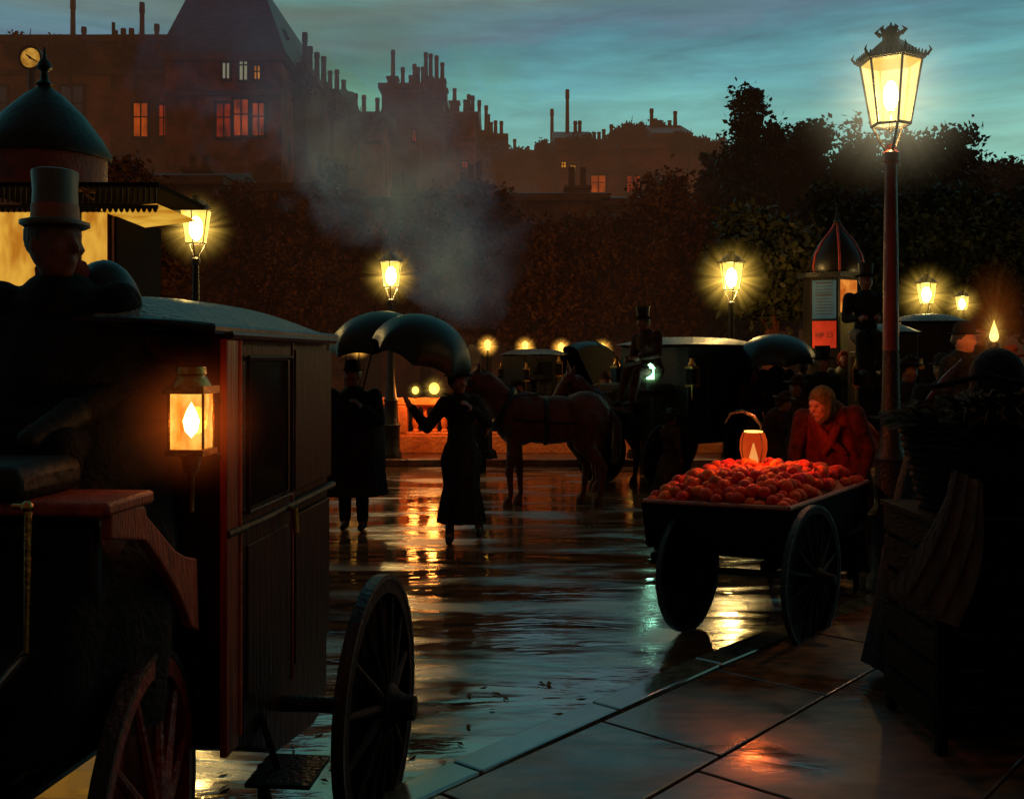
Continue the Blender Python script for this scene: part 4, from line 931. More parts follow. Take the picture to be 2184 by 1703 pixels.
# ================================================================ far cabs (built facing -x, wheels left and right of the body)
def cab(label, hood=False, lampmat=None, roofmat=None, group=None, name='cab', w=1.3, L=1.35, hz=2.05):
    r = thing(name, label, 'cab', (0,0,0), group=group)
    y0, y1 = -w/2, w/2
    if not hood:
        P = [(-L/2,.95),(-L/2+.03,hz-.08),(L/2-.04,hz-.08),(L/2,1.2),(L/2-.1,.75),(L/2-.35,.6),(-L/2+.2,.6)]
        obj('body', MB().prism([Vector((x, y0, z)) for x, z in P], (0,w,0)), M['black'], r, smooth=False, bevel=.03)
        obj('roof', MB().grid(lambda u, v: (-L/2-.1+u*(L+.2), y0-.06+v*(w+.12), hz-.075+.11*(1-(2*u-1)**4)*(1-abs(2*v-1)**3)), 14, 14), roofmat or M['rooftop'], r)
        for s in (y0-.006, y1+.006):
            d = obj('door', MB().box((-.05, s, 1.25), (.6, .016, 1.15)), M['black'], r, bevel=.01)
            obj('door_window', MB().box((-.05, s+(.01 if s > 0 else -.01), 1.58), (.42, .012, .36)), M['darkpane'], d)
    else:
        P = [(-L/2,.9),(-L/2+.1,1.15),(0,1.2),(L/2,1.35),(L/2,.9),(L/2-.3,.6),(-L/2+.35,.6)]
        obj('body', MB().prism([Vector((x, y0, z)) for x, z in P], (0,w,0)), M['black'], r, smooth=False, bevel=.03)
        hd = MB(); cx, cz, R = .15, 1.2, .82
        def hf(u, v):
            a = math.radians(-5+u*125); q = (1-abs(2*v-1)**4*.1); return (cx+R*math.cos(a)*1.0*q, y0+v*w, cz+R*math.sin(a)*q)
        hd.grid(hf, 16, 10)
        for s in (y0+.01, y1-.01): hd.add([Vector((cx, s, cz))]+[Vector(hf(k/16, 0 if s < 0 else 1)) for k in range(17)], [tuple(range(18))])
        obj('folding_hood', hd, M['silk'], r)
        for k in range(4):
            obj('hood_rib', MB().tube([Vector(hf(k/3, v/8))*1.0+Vector((0,0,.008)) for v in range(9)], .012, 6), M['leather'], r)
    obj('driver_seat', MB().box((-L/2-.3, 0, 1.35), (.5, w*.7, .1)).box((-L/2-.22, 0, 1.0), (.35, w*.6, .65)), M['leather'], r, bevel=.02)
    obj('footboard', MB().box((-L/2-.68, 0, .98), (.4, w*.6, .03), ry=.4), M['black'], r)
    for s in (y0-.06, y1+.06):
        lm = obj('side_lamp', MB().box((-L/2+.02, s, 1.62), (.13,.13,.03)).box((-L/2+.02, s, 1.38), (.13,.13,.03)).box((-L/2+.08, s, 1.5), (.012,.14,.25)).lathe((-L/2+.02, s, 1.64), [(.06,0),(.03,.06),(.035,.1)], 10).tube([(-L/2+.02, s, 1.37), (-L/2+.02, s, 1.2)], .012, 6), M['brass'], r)
        obj('lamp_glass', MB().box((-L/2+.02, s, 1.5), (.11,.11,.2)), lampmat or M['darkpane'], lm)
    for s in (y0-.08, y1+.08):
        wheel_mesh(r, 'wheel', (L/2-.3, s, .55), .55, math.radians(90), M['wheeldark'], ns=14, depth=0)
        wheel_mesh(r, 'wheel', (-L/2-.35, s*.85, .45), .45, math.radians(90), M['wheeldark'], ns=12, depth=0)
        obj('shaft', MB().tube([(-L/2-.5, s*.45, .75), (-L/2-1.2, s*.4, .95), (-L/2-2.4, s*.35, 1.05)], .025, 8), M['wood'], r)
    return r
a = cab('closed cab with teal lit roof edge and green side lamp, right of the brown horse', L=1.5, hz=2.0)
place(a, (WX(1470, 14.4), 14.4, 0), math.radians(38))
la_ = Vector((WX(1387, 13.2), 13.2, WZ(797, 13.2)))
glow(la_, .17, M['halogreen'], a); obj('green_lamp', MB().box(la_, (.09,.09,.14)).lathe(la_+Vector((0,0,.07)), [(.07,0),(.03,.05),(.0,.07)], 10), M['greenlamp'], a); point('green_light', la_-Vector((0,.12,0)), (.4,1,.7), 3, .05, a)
b = cab('small closed cab with rounded dark roof right behind the brown horse', L=1.3, hz=1.98)
place(b, (WX(1140, 19.8), 19.8, 0), math.radians(25), (.72,.8,.95))
c = cab('open carriage with raised leather folding hood beyond the rump of the brown horse', hood=True, name='open_carriage')
place(c, (WX(1236, 19.6), 19.6, 0), math.radians(12), (.85,.8,1.02))
d = cab('square black cab at the right with lamplit yellow roof edge, behind the tall lamp', L=1.5, w=1.5, hz=2.2, roofmat=M['rooftop'])
place(d, (WX(1972, 14.6), 14.6, 0), math.radians(80), (.7,.56,1.06))
e = cab('dark cab half hidden behind the tall lamp post, its driver outlined against the lit pane', L=1.4, w=1.3, hz=2.15)
place(e, (WX(1880, 13.4), 13.4, 0), math.radians(80), (.7,.55,1.0))

# ================================================================ horses (built facing -x)
def horse(label, mat, group=None, vox=.02):
    r = thing('horse', label, 'horse', (0,0,0), group=group)
    m = MB()
    m.ell((0,0,1.07), (.60,.27,.29), 18).ell((-.40,0,1.10), (.33,.25,.34), 18).ell((.48,0,1.15), (.34,.27,.31), 18).ell((-.3,0,1.33), (.25,.1,.12), 14).ell((.1,0,1.2), (.4,.2,.2), 14)
    m.chain([(-.50,0,1.18), (-.72,0,1.40), (-.93,0,1.60)], [.25,.165,.12], 14)
    m.chain([(-.60,0,1.38), (-.80,0,1.58)], [.15,.12], 12)
    m.chain([(-.95,0,1.62), (-1.10,0,1.46), (-1.27,0,1.26)], [.115,.095,.062], 12); m.ell((-1.29,0,1.23), (.07,.065,.06)).ell((-1.05,0,1.50), (.11,.085,.12))
    for s in (-1, 1):
        m.chain([(-.93,s*.06,1.70), (-.92,s*.075,1.80), (-.915,s*.08,1.85)], [.035,.028,.010], 8)
        o = .10 if s > 0 else -.05
        m.chain([(-.45,s*.12,1.0), (-.46+o*.3,s*.13,.78), (-.48+o,s*.13,.46), (-.46+o,s*.13,.16), (-.49+o,s*.13,.07)], [.16,.095,.052,.036,.045], 10)
        m.cap((-.48+o,s*.13,.46), (-.49+o,s*.13,.44), .06, .055); m.lathe((-.50+o,s*.13,0), [(.075,0),(.06,.08),(.04,.12)], 12)
        o = -.10 if s > 0 else .08
        m.chain([(.50,s*.13,1.08), (.40+o*.3,s*.14,.80), (.62+o,s*.14,.50), (.58+o,s*.14,.16), (.55+o,s*.14,.07)], [.22,.13,.062,.040,.046], 10)
        m.lathe((.54+o,s*.14,0), [(.075,0),(.06,.08),(.04,.12)], 12)
    obj('body', remesh(m, mat, vox, 5), mat, r)
    mn = MB()
    for k in range(18):
        t = k/17; x = -.92+.55*t; z = 1.74-.30*t; mn.tube([(x,0,z), (x+.03,.05,z-.05), (x+.06,.09,z-.19)], [.028,.03,.006], 6)
    obj('mane', mn, M['mane'], r)
    tl = MB()
    for k in range(14):
        a = random.uniform(-.05,.05); b = random.uniform(-.05,.05); tl.tube([(.80,0,1.22), (.90+a*.5,b*.5,1.05), (.90+a,b,.78), (.88+a,b*1.2,.50+random.uniform(0,.1))], [.035,.035,.025,.005], 6)
    obj('tail', tl, M['mane'], r)
    T = Matrix.Rotation(math.radians(-42), 3, 'Y')
    obj('collar', MB().lathe((-.60,0,1.22), [(.30,-.05),(.335,0),(.30,.05)], 24, sx=.95, sy=.72, tilt=Matrix.Rotation(math.radians(-60), 3, 'Y')), M['leather'], r)
    obj('harness', MB().lathe((-.05,0,1.08), [(.305,-.03),(.318,0),(.305,.03)], 24, sx=1.0, sy=.92, tilt=Matrix.Rotation(math.radians(90), 3, 'Y'))
        .tube([(-.5,-.26,1.12),(0,-.29,1.08),(.6,-.26,1.05),(.8,-.1,1.08)], .014, 6).tube([(-.5,.26,1.12),(0,.29,1.08),(.6,.26,1.05),(.8,.1,1.08)], .014, 6)
        .tube([(-1.2,-.07,1.33),(-.95,-.12,1.5),(-.5,-.16,1.4),(-.1,-.1,1.42)], .008, 6), M['leather'], r)
    obj('bridle', MB().lathe((-1.15,0,1.39), [(.088,-.012),(.092,.012)], 14, tilt=Matrix.Rotation(math.radians(-42), 3, 'Y')).box((-1.02,-.105,1.56), (.09,.01,.08)).box((-1.02,.105,1.56), (.09,.01,.08)), M['leather'], r)
    return r
h1 = horse('brown horse standing in profile across the square behind the woman with the umbrella', M['horse'])
place(h1, (WX(1160, 12.1)+.06, 12.1, 0), math.radians(4), (.90,.92,.93))
h2 = dup(h1, (WX(1318, 13.8), 13.8, 0), math.radians(35), (.88,.88,.9), label='dark horse with lowered head harnessed in front of the hansom cab')
h3 = dup(h1, (WX(1075, 19.3), 19.3, 0), math.radians(10), (.8,.8,.86), label='pale nosed distant horse whose head shows between the front umbrella and the closed cab')
# ================================================================ people (built facing -y, then turned)
def hand_into(m, wrist, direc, palm_n, s=1.0, curl=.35, side=1):
    """palm, four jointed fingers and a thumb leaving the side of the palm"""
    d = Vector(direc).normalized(); nrm = Vector(palm_n).normalized(); nrm = (nrm-d*nrm.dot(d)).normalized(); u = d.cross(nrm)*side; w = Vector(wrist)
    for k in range(4):
        b = w+d*.085*s+u*(.030-.020*k)*s
        m.cap(w+d*.012*s+u*(.016-.011*k)*s, b, .014*s, .0125*s, 8)
        ln = (.072, .082, .076, .058)[k]*s; p = b; dd = d.copy(); sp = u*(.10-.07*k)
        for j, fr in enumerate((.45, .32, .23)):
            dd = (dd*math.cos(curl)+nrm*math.sin(curl)).normalized(); q = p+(dd+sp*.6).normalized()*ln*fr; m.cap(p, q, (.0098-.0012*j)*s, (.0088-.0012*j)*s, 8); p = q
    t0 = w+d*.02*s+u*.030*s; t1 = t0+(d*.6+u*.75+nrm*.2).normalized()*.040*s; t2 = t1+(d*.85+u*.35+nrm*.35).normalized()*.032*s
    m.cap(t0, t1, .014*s, .0115*s, 8); m.cap(t1, t2, .011*s, .0085*s, 8)
def head_into(m, c, yaw=0, pitch=0, s=1.0):
    R = Matrix.Rotation(yaw, 3, 'Z') @ Matrix.Rotation(pitch, 3, 'X'); c = Vector(c); P = lambda x, y, z: c+R @ Vector((x*s, y*s, z*s))
    m.ell(c, (.076*s, .094*s, .105*s), 20, R); m.ell(P(0, -.02, -.055), (.058*s, .066*s, .062*s), 16, R); m.ell(P(0, -.068, -.095), (.026*s,.022*s,.020*s), 10, R)
    m.cap(P(0,-.088,.012), P(0,-.112,-.025), .010*s, .015*s, 8); m.ell(P(0,-.085,.028), (.048*s,.014*s,.010*s), 12, R)
    m.ell(P(0,-.088,-.055), (.024*s,.010*s,.006*s), 10, R); m.ell(P(0,-.086,-.067), (.020*s,.010*s,.006*s), 10, R)
    for q in (-1, 1): m.ell(P(q*.076, .005, -.01), (.010*s,.018*s,.028*s), 10, R); m.ell(P(q*.04,-.068,-.022), (.024*s,.02*s,.02*s), 10, R)
    return P, R
def person(label, h=1.66, lean=0.0, yaw=0.0, pitch=0.0, arms=None, legs=None, dress='skirt', top='cloth', bottom='cloth', skin='skindark', hat=None, hatmat='hat', hair=True, vox=.014, group=None, skirt_r=.34, seated=False, bust=True, side=0.0, shoulders=.19, collar=None, hem=.10):
    k = h/1.68; r = thing('person', label, 'person', (0,0,0), group=group)
    hip = Vector((0,0,.93*k)) if not seated else Vector((0,0,.55*k))
    R = Matrix.Rotation(side, 3, 'Y') @ Matrix.Rotation(lean, 3, 'X')
    T = lambda x, y, z: hip+R @ Vector((x*k, y*k, z*k))
    nk = T(0, .0, .53); hc = T(0, -.02-.06*abs(math.sin(lean)), .655)
    b = MB()
    P, RH = head_into(b, hc, yaw, pitch+lean*.4, k)
    b.cap(T(0,.01,.50), hc+Vector((0,0,-.06*k)), .055*k, .052*k)
    sh = [T(-shoulders, 0, .455), T(shoulders, 0, .455)]
    arms = arms or [(Vector((-.25,.02,.19)), Vector((-.24,-.06,-.04))), (Vector((.25,.02,.19)), Vector((.24,-.06,-.04)))]
    A = []
    for i, (e_, w_) in enumerate(arms):
        e2 = T(*e_); w2 = T(*w_); A.append((sh[i], e2, w2))
        b.chain([sh[i], e2, w2], [.05*k, .038*k, .026*k], 12)
        d = (w2-e2).normalized(); pn = Vector((1 if i == 0 else -1, -.4, 0))
        hand_into(b, w2, d, pn, k, .3, 1 if i else -1)
    b.chain([T(0,.01,.40), T(0,.0,.22), T(0,0,.02)], [.12*k, .105*k, .13*k], 16)
    if legs is None:
        legs = [(Vector((-.09,0,.5)), Vector((-.09,.02,.09))), (Vector((.09,-.03,.5)), Vector((.10,-.04,.09)))]
    sho = MB(); LG = []
    for i, (kn, an) in enumerate(legs):
        kn = Vector(kn)*k; an = Vector(an)*k; hp = hip+Vector(((-.09 if i == 0 else .09)*k, 0, 0)); LG.append((hp, kn, an))
        b.chain([hp, kn, an], [.085*k, .055*k, .036*k], 12)
        fd = Vector((0,-1,0)) if abs(an.z) < .3*k else Vector((0,-.6,-.8))
        b.cap(an, an+fd*.12*k+Vector((0,0,-.04*k)), .034*k, .028*k, 10)
        z0 = an.z-.055*k
        sho.cap(an+Vector((0,.02*k,-.03*k)), an+fd*.15*k+Vector((0,0,-.045*k)), .048*k, .034*k, 12); sho.cap(an+Vector((0,0,.09*k)), an+Vector((0,.0,-.02*k)), .046*k, .045*k, 12)
        if dress == 'skirt': sho.box(an+Vector((0,.035*k,-.07*k)), (.04*k,.04*k,.04*k))
    obj('body', remesh(b, M[skin], vox if vox < .012 else .012 if vox < .02 else .018, 2), M[skin], r)
    obj('shoes', remesh(sho, M['leather'], .012, 2), M['leather'], r)
    c = MB()
    c.chain([T(0,.01,.42), T(0,.0,.22), T(0,0,-.02)], [.150*k, .125*k, .155*k], 16)
    c.ell(T(0,.0,.40), (.20*k,.125*k,.13*k), 16, R)
    if bust: c.ell(T(0,-.06,.34), (.14*k,.09*k,.10*k), 14, R)
    for i, (s_, e_, w_) in enumerate(A):
        c.chain([s_, e_, e_.lerp(w_, .93)], [.078*k, .058*k, .044*k], 12)
    c.cap(T(0,.01,.50), T(0,.0,.53), .078*k, .066*k)
    obj('coat' if dress != 'skirt' else 'bodice', remesh(c, M[top], max(vox, .014), 3), M[top], r)
    if dress in ('skirt', 'coat'):
        zb = (hem if dress == 'skirt' else .42)*k; rb = skirt_r if dress == 'skirt' else .27
        H_ = T(0,0,.10)
        S_ = [(H_.x, H_.y, H_.z, .125*k, .10*k), (hip.x+(H_.x-hip.x)*.5, H_.y*.5, hip.z+.03*k, .165*k, .145*k), (0, .01, hip.z-.10*k, .205*k, .19*k), (0, .015, hip.z*.6, (rb*.75)*k, rb*.72*k), (0, .02, zb+(hip.z-zb)*.25, rb*.9*k, rb*.85*k), (0, .02, zb, rb*k, rb*.95*k), (0, .02, zb+.02, rb*.93*k, rb*.88*k)]
        obj('skirt' if dress == 'skirt' else 'coat_tails', MB().loft(S_, 80, .13, 9, random.random()*6), M[bottom], r)
    if dress != 'skirt':
        t = MB()
        for hp, kn, an in LG: t.chain([hp, kn, an+Vector((0,0,.03))], [.10*k, .075*k, .062*k], 12)
        t.ell(hip, (.15*k,.13*k,.13*k)); obj('trousers', remesh(t, M[bottom], .016, 2), M[bottom], r)
    if hair and hat != 'kerchief':
        hm = MB().ell(P(0,.018,.022), (.083*k,.092*k,.098*k), 16, RH).ell(P(0,.085,.0), (.045*k,.04*k,.045*k), 12, RH)
        obj('hair', hm, M['hair'], r)
    if hat == 'top':
        hm = MB().lathe(P(0,0,.055), [(0,0),(.088*k,0),(.135*k,.004),(.15*k,.02),(.138*k,.016),(.09*k,.012),(.086*k,.03),(.088*k,.09*k),(.098*k,.165*k),(.097*k,.17*k),(0,.172*k)], 28, sx=.92, sy=1.1, tilt=RH)
        ht = obj('hat', hm, M[hatmat], r)
        obj('hat_band', MB().lathe(P(0,0,.055), [(.0895*k,.014),(.0905*k,.045*k)], 28, sx=.92, sy=1.1, tilt=RH), M['hatband'] if hatmat == 'hat' else M['cloth'], ht)
    elif hat == 'bowler':
        obj('hat', MB().lathe(P(0,0,.05), [(0,0),(.09*k,0),(.135*k,.01),(.125*k,.016),(.09*k,.014),(.088*k,.05),(.075*k,.09),(.04*k,.115),(0,.12)], 24, sx=.92, sy=1.1, tilt=RH), M[hatmat], r)
    elif hat == 'bonnet':
        hm = MB().ell(P(0,.03,.03), (.10*k,.10*k,.11*k), 16, RH).lathe(P(0,0,.06), [(.09*k,0),(.14*k,.005),(.15*k,.02),(.09*k,.015)], 24, sx=1, sy=1.1, tilt=RH).ell(P(.03,.0,.13), (.06,.06,.04), 10)
        obj('hat', hm, M[hatmat], r)
    elif hat == 'kerchief':
        hm = MB().ell(P(0,.020,.026), (.092*k,.104*k,.106*k), 20, RH).lathe(P(0,-.012,-.02), [(.088*k,-.02),(.098*k,0),(.088*k,.02)], 24, tilt=RH @ Matrix.Rotation(math.radians(72), 3, 'X'), sy=1.25).ell(P(0,.03,-.06), (.080*k,.075*k,.08*k), 16, RH).cap(P(-.055,-.02,-.085), P(.0,-.052,-.125), .022, .02).cap(P(.055,-.02,-.085), P(.0,-.052,-.125), .022, .02)
        hm.v = [v for v in hm.v]
        obj('kerchief', remesh(hm, M[hatmat], .008, 3), M[hatmat], r)
    r['_h'] = 0; del r['_h']
    return r, T, A, P
def umbrella(label, apex, R_, hgt, tilt, grip, group=None):
    apex = Vector(apex); r = thing('umbrella', label, 'umbrella', tuple(Vector(grip)), group=group)
    Rm = Euler(tilt).to_matrix(); n = 8
    def P(u, v):
        a = 2*PI*v; f = (a*n/(2*PI)) % 1; sag = 1-.10*math.sin(PI*f)*u**1.3
        rr = R_*math.sin(u*PI/2*.98)*sag; z = -hgt*(1-math.cos(u*PI/2*1.02)) + .030*math.sin(PI*f)*u**2
        return apex+Rm @ Vector((rr*math.cos(a), rr*math.sin(a), z))
    obj('canopy', MB().grid(P, 14, 96), M['silk'], r)
    for k in range(n):
        a = k/n; obj('rib', MB().tube([P(u/8, a)-Rm @ Vector((0,0,.008)) for u in range(9)], .004, 6), M['iron'], r)
    down = Rm @ Vector((0,0,-1))
    obj('shaft', MB().tube([apex-down*.07, apex+down*.2, Vector(grip)], [.004,.007,.008], 8), M['wood'], r)
    g = Vector(grip); obj('handle', MB().tube([g, g+down*.06, g+down*.10+Vector((.02,0,0)), g+down*.09+Vector((.05,0,0)), g+down*.06+Vector((.055,0,0))], .011, 8), M['wood'], r)
    return r

# woman hurrying through the rain, seen from behind, left forearm raised to the umbrella
Dw = 9.72; wx = WX(984, Dw)
w1, T, A, P = person('slim woman in a long black dress hurrying under the front umbrella, forearm raised', h=1.60, lean=-.03, yaw=.5, side=-.04,
    arms=[(Vector((-.33,-.04,.22)), Vector((-.47,-.14,.44))), (Vector((.27,.08,.24)), Vector((.12,-.12,.40)))],
    legs=[(Vector((-.10,-.05,.5)), Vector((-.11,-.10,.09))), (Vector((.13,.08,.48)), Vector((.17,.16,.12)))], skirt_r=.235, hem=.20, hat='bonnet', hatmat='cloth', vox=.010, top='cloth', bottom='cloth', shoulders=.15)
w1.location = (wx, Dw, 0)
umbrella('front umbrella with teal lit rim, tilted right over the woman in black', (WX(930, Dw), Dw, WZ(678, Dw)), .50, .40, (math.radians(8), math.radians(22), 0), (wx+.02, Dw-.05, 1.28))
# companion, further left, in a dark coat
Dc = 10.4; cx2 = WX(754, Dc)
w2, T, A, P = person('figure in a bulky dark coat standing beside the carriage under the left umbrella', h=1.66, lean=.05, yaw=-.4,
    arms=[(Vector((-.30,.02,.2)), Vector((-.30,-.10,-.02))), (Vector((.28,-.05,.2)), Vector((.12,-.2,.36)))], skirt_r=.33, dress='coat', shoulders=.22, hat='bowler', hatmat='cloth', vox=.014, top='cloth', bottom='cloth')
w2.location = (cx2, Dc, 0)
mb9 = MB().loft([(0,.01,1.40,.10,.09),(0,.01,1.34,.22,.17),(0,.01,1.18,.31,.23),(0,.02,.95,.30,.25),(0,.02,.6,.31,.27),(0,.02,.36,.34,.29)], 60, .05, 8, .9)
child0 = bpy.data.objects.new('overcoat', mesh_of(mb9, M['cloth'], True, 'overcoat')); COL.objects.link(child0); child0.parent = w2
umbrella('left umbrella with thin golden rim, held over the figure in the bulky coat', (WX(800, Dc), Dc, WZ(664, Dc)), .52, .38, (math.radians(6), math.radians(-6), 0), (cx2+.10, Dc-.2, 1.34))

# coachman on the box of the near brougham
Dd = 3.12
cp = Vector((WX(112, Dd), Dd, 0)); 
w3, T, A, P = person('coachman in grey top hat with orange band and huge black cape on the driving box', h=1.56, lean=.10, yaw=.95, seated=True,
    arms=[(Vector((-.24,-.12,.2)), Vector((-.16,-.36,.12))), (Vector((.24,-.12,.2)), Vector((.12,-.36,.12)))],
    legs=[(Vector((-.12,-.42,.55)), Vector((-.12,-.55,.16))), (Vector((.12,-.42,.55)), Vector((.12,-.55,.16)))], dress='trousers', hat=None, skin='skindark', vox=.010, collar=1)
for _e, _w in ((A[0][1], A[0][2]), (A[1][1], A[1][2])):
    _m = mesh_of(MB().cap(_e.lerp(_w, .85), _w+(_w-_e).normalized()*.13, .05, .035), M['leather'], True, 'glove'); _o = bpy.data.objects.new('glove', _m); COL.objects.link(_o); _o.parent = w3
zs = WZ(482, Dd)   # hat brim height
hc = P(0,0,.055)
w3.location = (cp.x, Dd+.08, zs-hc.z); w3.rotation_euler = (0, 0, .1)
LC = w3.location.copy()
def l3(x, y, z): return Vector((x, y, z))
hb = MB(); hb.lathe((0,0,0), [(0,0),(.080,0),(.094,-.012),(.104,-.006),(.104,.004),(.082,.010),(.0705,.014),(.068,.05),(.066,.10),(.070,.152),(.069,.158),(.064,.160),(0,.161)], 40, sx=.95, sy=1.1)
hb.v = [tuple(l3(*v)+Vector((P(0,0,.062)))) for v in hb.v]
inv = Matrix.Translation((0,0,0))
def child(name, mb, mat, root):   # mb given in the thing's own coordinates
    me = mb if isinstance(mb, bpy.types.Mesh) else mesh_of(mb, mat, True, name); o = bpy.data.objects.new(name, me); COL.objects.link(o); o.parent = root; return o
ht = child('hat', hb, M['hat'], w3)
bb = MB().lathe(P(0,0,.062), [(.0722,.012),(.0702,.056)], 40, sx=.95, sy=1.1); b_ = child('hat_band', bb, M['hatband'], ht)
cpm = MB()
zt = T(0,0,.50)
cpm.loft([(0,.0,zt.z+.03,.06,.06),(0,.0,zt.z+.01,.10,.09),(0,.01,zt.z-.05,.17,.14),(.01,.0,zt.z-.12,.245,.19),(.02,-.02,zt.z-.26,.30,.25),(.02,-.02,zt.z-.42,.315,.27),(.02,-.02,zt.z-.44,.29,.25)], 64, .05, 8, 1.0)
child('capelet', cpm, M['cloth'], w3)
cpm = MB().loft([(.0,.0,zt.z-.10,.15,.13),(.01,-.02,zt.z-.3,.27,.24),(.03,-.10,zt.z-.55,.31,.33),(.05,-.22,zt.z-.75,.34,.42),(.06,-.32,zt.z-.98,.34,.44),(.06,-.36,zt.z-1.2,.33,.42)], 64, .06, 7, 2.0)
child('cape', cpm, M['cloth'], w3)
sc_ = MB().lathe((0,-.01,zt.z+.045), [(.056,-.03),(.075,-.01),(.078,.02),(.066,.045),(.055,.05)], 24, sx=1.0, sy=1.1, ripple=.04, rn=5)
child('red_scarf', sc_, M['shawl'], w3)
# dark folded lap rug lump right of the coachman: rounded shoulder of a second caped passenger on the box
w3b, T3, A3, P3 = person('hunched passenger wrapped in a black cloak on the box, right of the coachman', h=1.5, lean=.35, yaw=.2, seated=True,
    arms=[(Vector((-.22,-.12,.2)), Vector((-.12,-.3,.12))), (Vector((.22,-.12,.2)), Vector((.1,-.3,.12)))],
    legs=[(Vector((-.1,-.4,.52)), Vector((-.1,-.5,.16))), (Vector((.1,-.4,.52)), Vector((.1,-.5,.16)))], dress='trousers', hat='bowler', hatmat='cloth', vox=.016) if False else (None,)*4
um = thing('umbrella', 'half furled dark umbrella humped on the box seat right of the coachman', 'umbrella', (WX(235, 3.3), 3.3, 1.6))
def hump(u, v):
    a = PI*(.02+u*.96); return Vector((WX(222, 3.3)+.115*math.cos(a), 3.3+.12*(v-.5)*2*(1-.3*abs(math.cos(a))), WZ(690, 3.3)+.205*math.sin(a)**.8*(1-.5*(2*v-1)**2)))
obj('canopy', MB().grid(hump, 20, 10), M['silk'], um)
obj('rib', MB().tube([hump(u/12, .0)+Vector((.004,-.004,.006)) for u in range(13)], .004, 6), M['wood'], um)
obj('shaft', MB().tube([hump(.5,.5), hump(.5,.5)-Vector((0,0,.42))], .008, 8), M['wood'], um)

M['rustcloth'] = pm('rust_brown_cloth', (.12,.022,.012), (.03,.008,.005), 12, .9, spec=.1, bump=.4)
# fruit seller leaning over the barrow
Dv = 7.95
w4, T, A, P = person('fruit seller in red shawl and ochre kerchief leaning over the orange barrow', h=1.68, lean=.76, yaw=-.5, pitch=.0, side=-.10,
    arms=[(Vector((-.28,-.20,.26)), Vector((-.24,-.40,.10))), (Vector((.25,-.14,.20)), Vector((.16,-.32,.02)))], hat='kerchief', hatmat='kerchief', skin='skin', top='rustcloth', bottom='clothbrown', vox=.009, skirt_r=.36)
w4.location = (WX(1798, Dv), Dv+.02, .05); w4.rotation_euler = (0,0,math.radians(-30))
e1_ = MB()
for q in (-1, 1): e1_.ell(P(q*.033, -.094, .008), (.012,.006,.006), 10)
child('eyes', e1_, M['ink'], w4)
ml = MB().ell(P(0,-.101,-.062), (.020,.005,.0035), 10); child('mouth', ml, M['hatband'], w4)
shm = MB()
def sf(u, v):
    a = 2*PI*v; z = .53-.40*u**1.1; rr = .080+.215*u**.62+.016*math.sin(a*9+u*4)*u+.007*math.sin(a*21+2)*u
    return T(rr*1.10*math.sin(a), -.01-rr*.80*math.cos(a), z-.07*u*max(0, math.cos(a)))
shm.grid(sf, 22, 90); child('shawl', shm, M['shawl'], w4)
kn = MB().tube([T(-.06,-.13,.47), T(.01,-.19,.40), T(.10,-.21,.26)], [.03,.045,.02], 10).tube([T(.09,-.12,.48), T(.03,-.19,.40), T(-.05,-.22,.28)], [.03,.04,.018], 10)
child('shawl_knot', kn, M['shawl'], w4)

# hooded woman with her basket of greens, right foreground
Dr = 5.0
w5, T, A, P = person('hunched figure in a black hooded cloak behind the basket of greens at the right edge', h=1.68, lean=.22, yaw=.4, pitch=.2,
    arms=[(Vector((-.26,-.14,.22)), Vector((-.30,-.36,.20))), (Vector((.26,-.12,.2)), Vector((.14,-.34,.12)))], dress='skirt', hat=None, top='cloth', bottom='cloth', skin='skindark', skirt_r=.42, vox=.011)
w5.location = (WX(2100, Dr), Dr+.1, KH-.03); w5.rotation_euler = (0,0,.3)
hd2 = MB().ell(P(0,.03,.02), (.125,.135,.14), 20).ell(T(0,.02,.46), (.24,.19,.15), 20).ell(T(0,.04,.25), (.27,.23,.24), 20)
child('hood', remesh(hd2, M['cloth'], .016, 6), M['cloth'], w5)
cl = MB().loft([(0,.04,1.42,.2,.17),(0,.04,1.25,.31,.26),(0,.05,1.0,.36,.32),(0,.05,.7,.42,.37),(0,.06,.4,.45,.41),(0,.06,.14,.50,.45)], 72, .07, 9, .4)
child('cloak', cl, M['cloth'], w5)
st = thing('walking_stick', 'reddish polished stick held slantwise beside the hooded figure', 'stick', tuple(W(1962, 868, 4.6)))
obj('stick', MB().tube([W(1955, 878, 4.6), W(1985, 845, 4.62), W(2015, 805, 4.66), W(2052, 768, 4.7)], [.009,.012,.013,.008], 10), M['wheelred'], st)

# drivers on the far cabs, and the crowd
def far_person(px, pyhead, D, label, gz=None, rz=0, **k):
    """pyhead: top of the figure in the picture"""
    h = k.pop('h', 1.68)
    r, T, A, P = person(label, h=h, vox=.022, **k)
    z = gz if gz is not None else WZ(pyhead, D)-h-(.10 if k.get('hat') == 'top' else 0)
    r.location = (WX(px, D), D, z); r.rotation_euler = (0,0,rz); return r
seatlegs = [(Vector((-.1,-.4,.52)), Vector((-.1,-.5,.14))), (Vector((.1,-.4,.52)), Vector((.1,-.5,.14)))]
reins = [(Vector((-.24,-.1,.2)), Vector((-.12,-.34,.2))), (Vector((.24,-.1,.2)), Vector((.12,-.34,.2)))]
x = far_person(1392, 662, 13.4, 'driver in battered top hat perched high, leaning left of the hansom roof', h=1.6, seated=True, legs=seatlegs, arms=reins, dress='trousers', hat='top', hatmat='leather', top='clothbrown', bottom='clothbrown', rz=-.9, lean=.12, side=-.12, gz=WZ(662, 13.4)-1.30)
x = far_person(1846, 560, 12.3, 'tall cab driver in a dark greatcoat, silhouetted against the lit column pane', h=1.66, seated=True, legs=seatlegs, arms=reins, dress='trousers', hat='top', hatmat='leather', rz=-.2, gz=WZ(560, 12.3)-1.42)
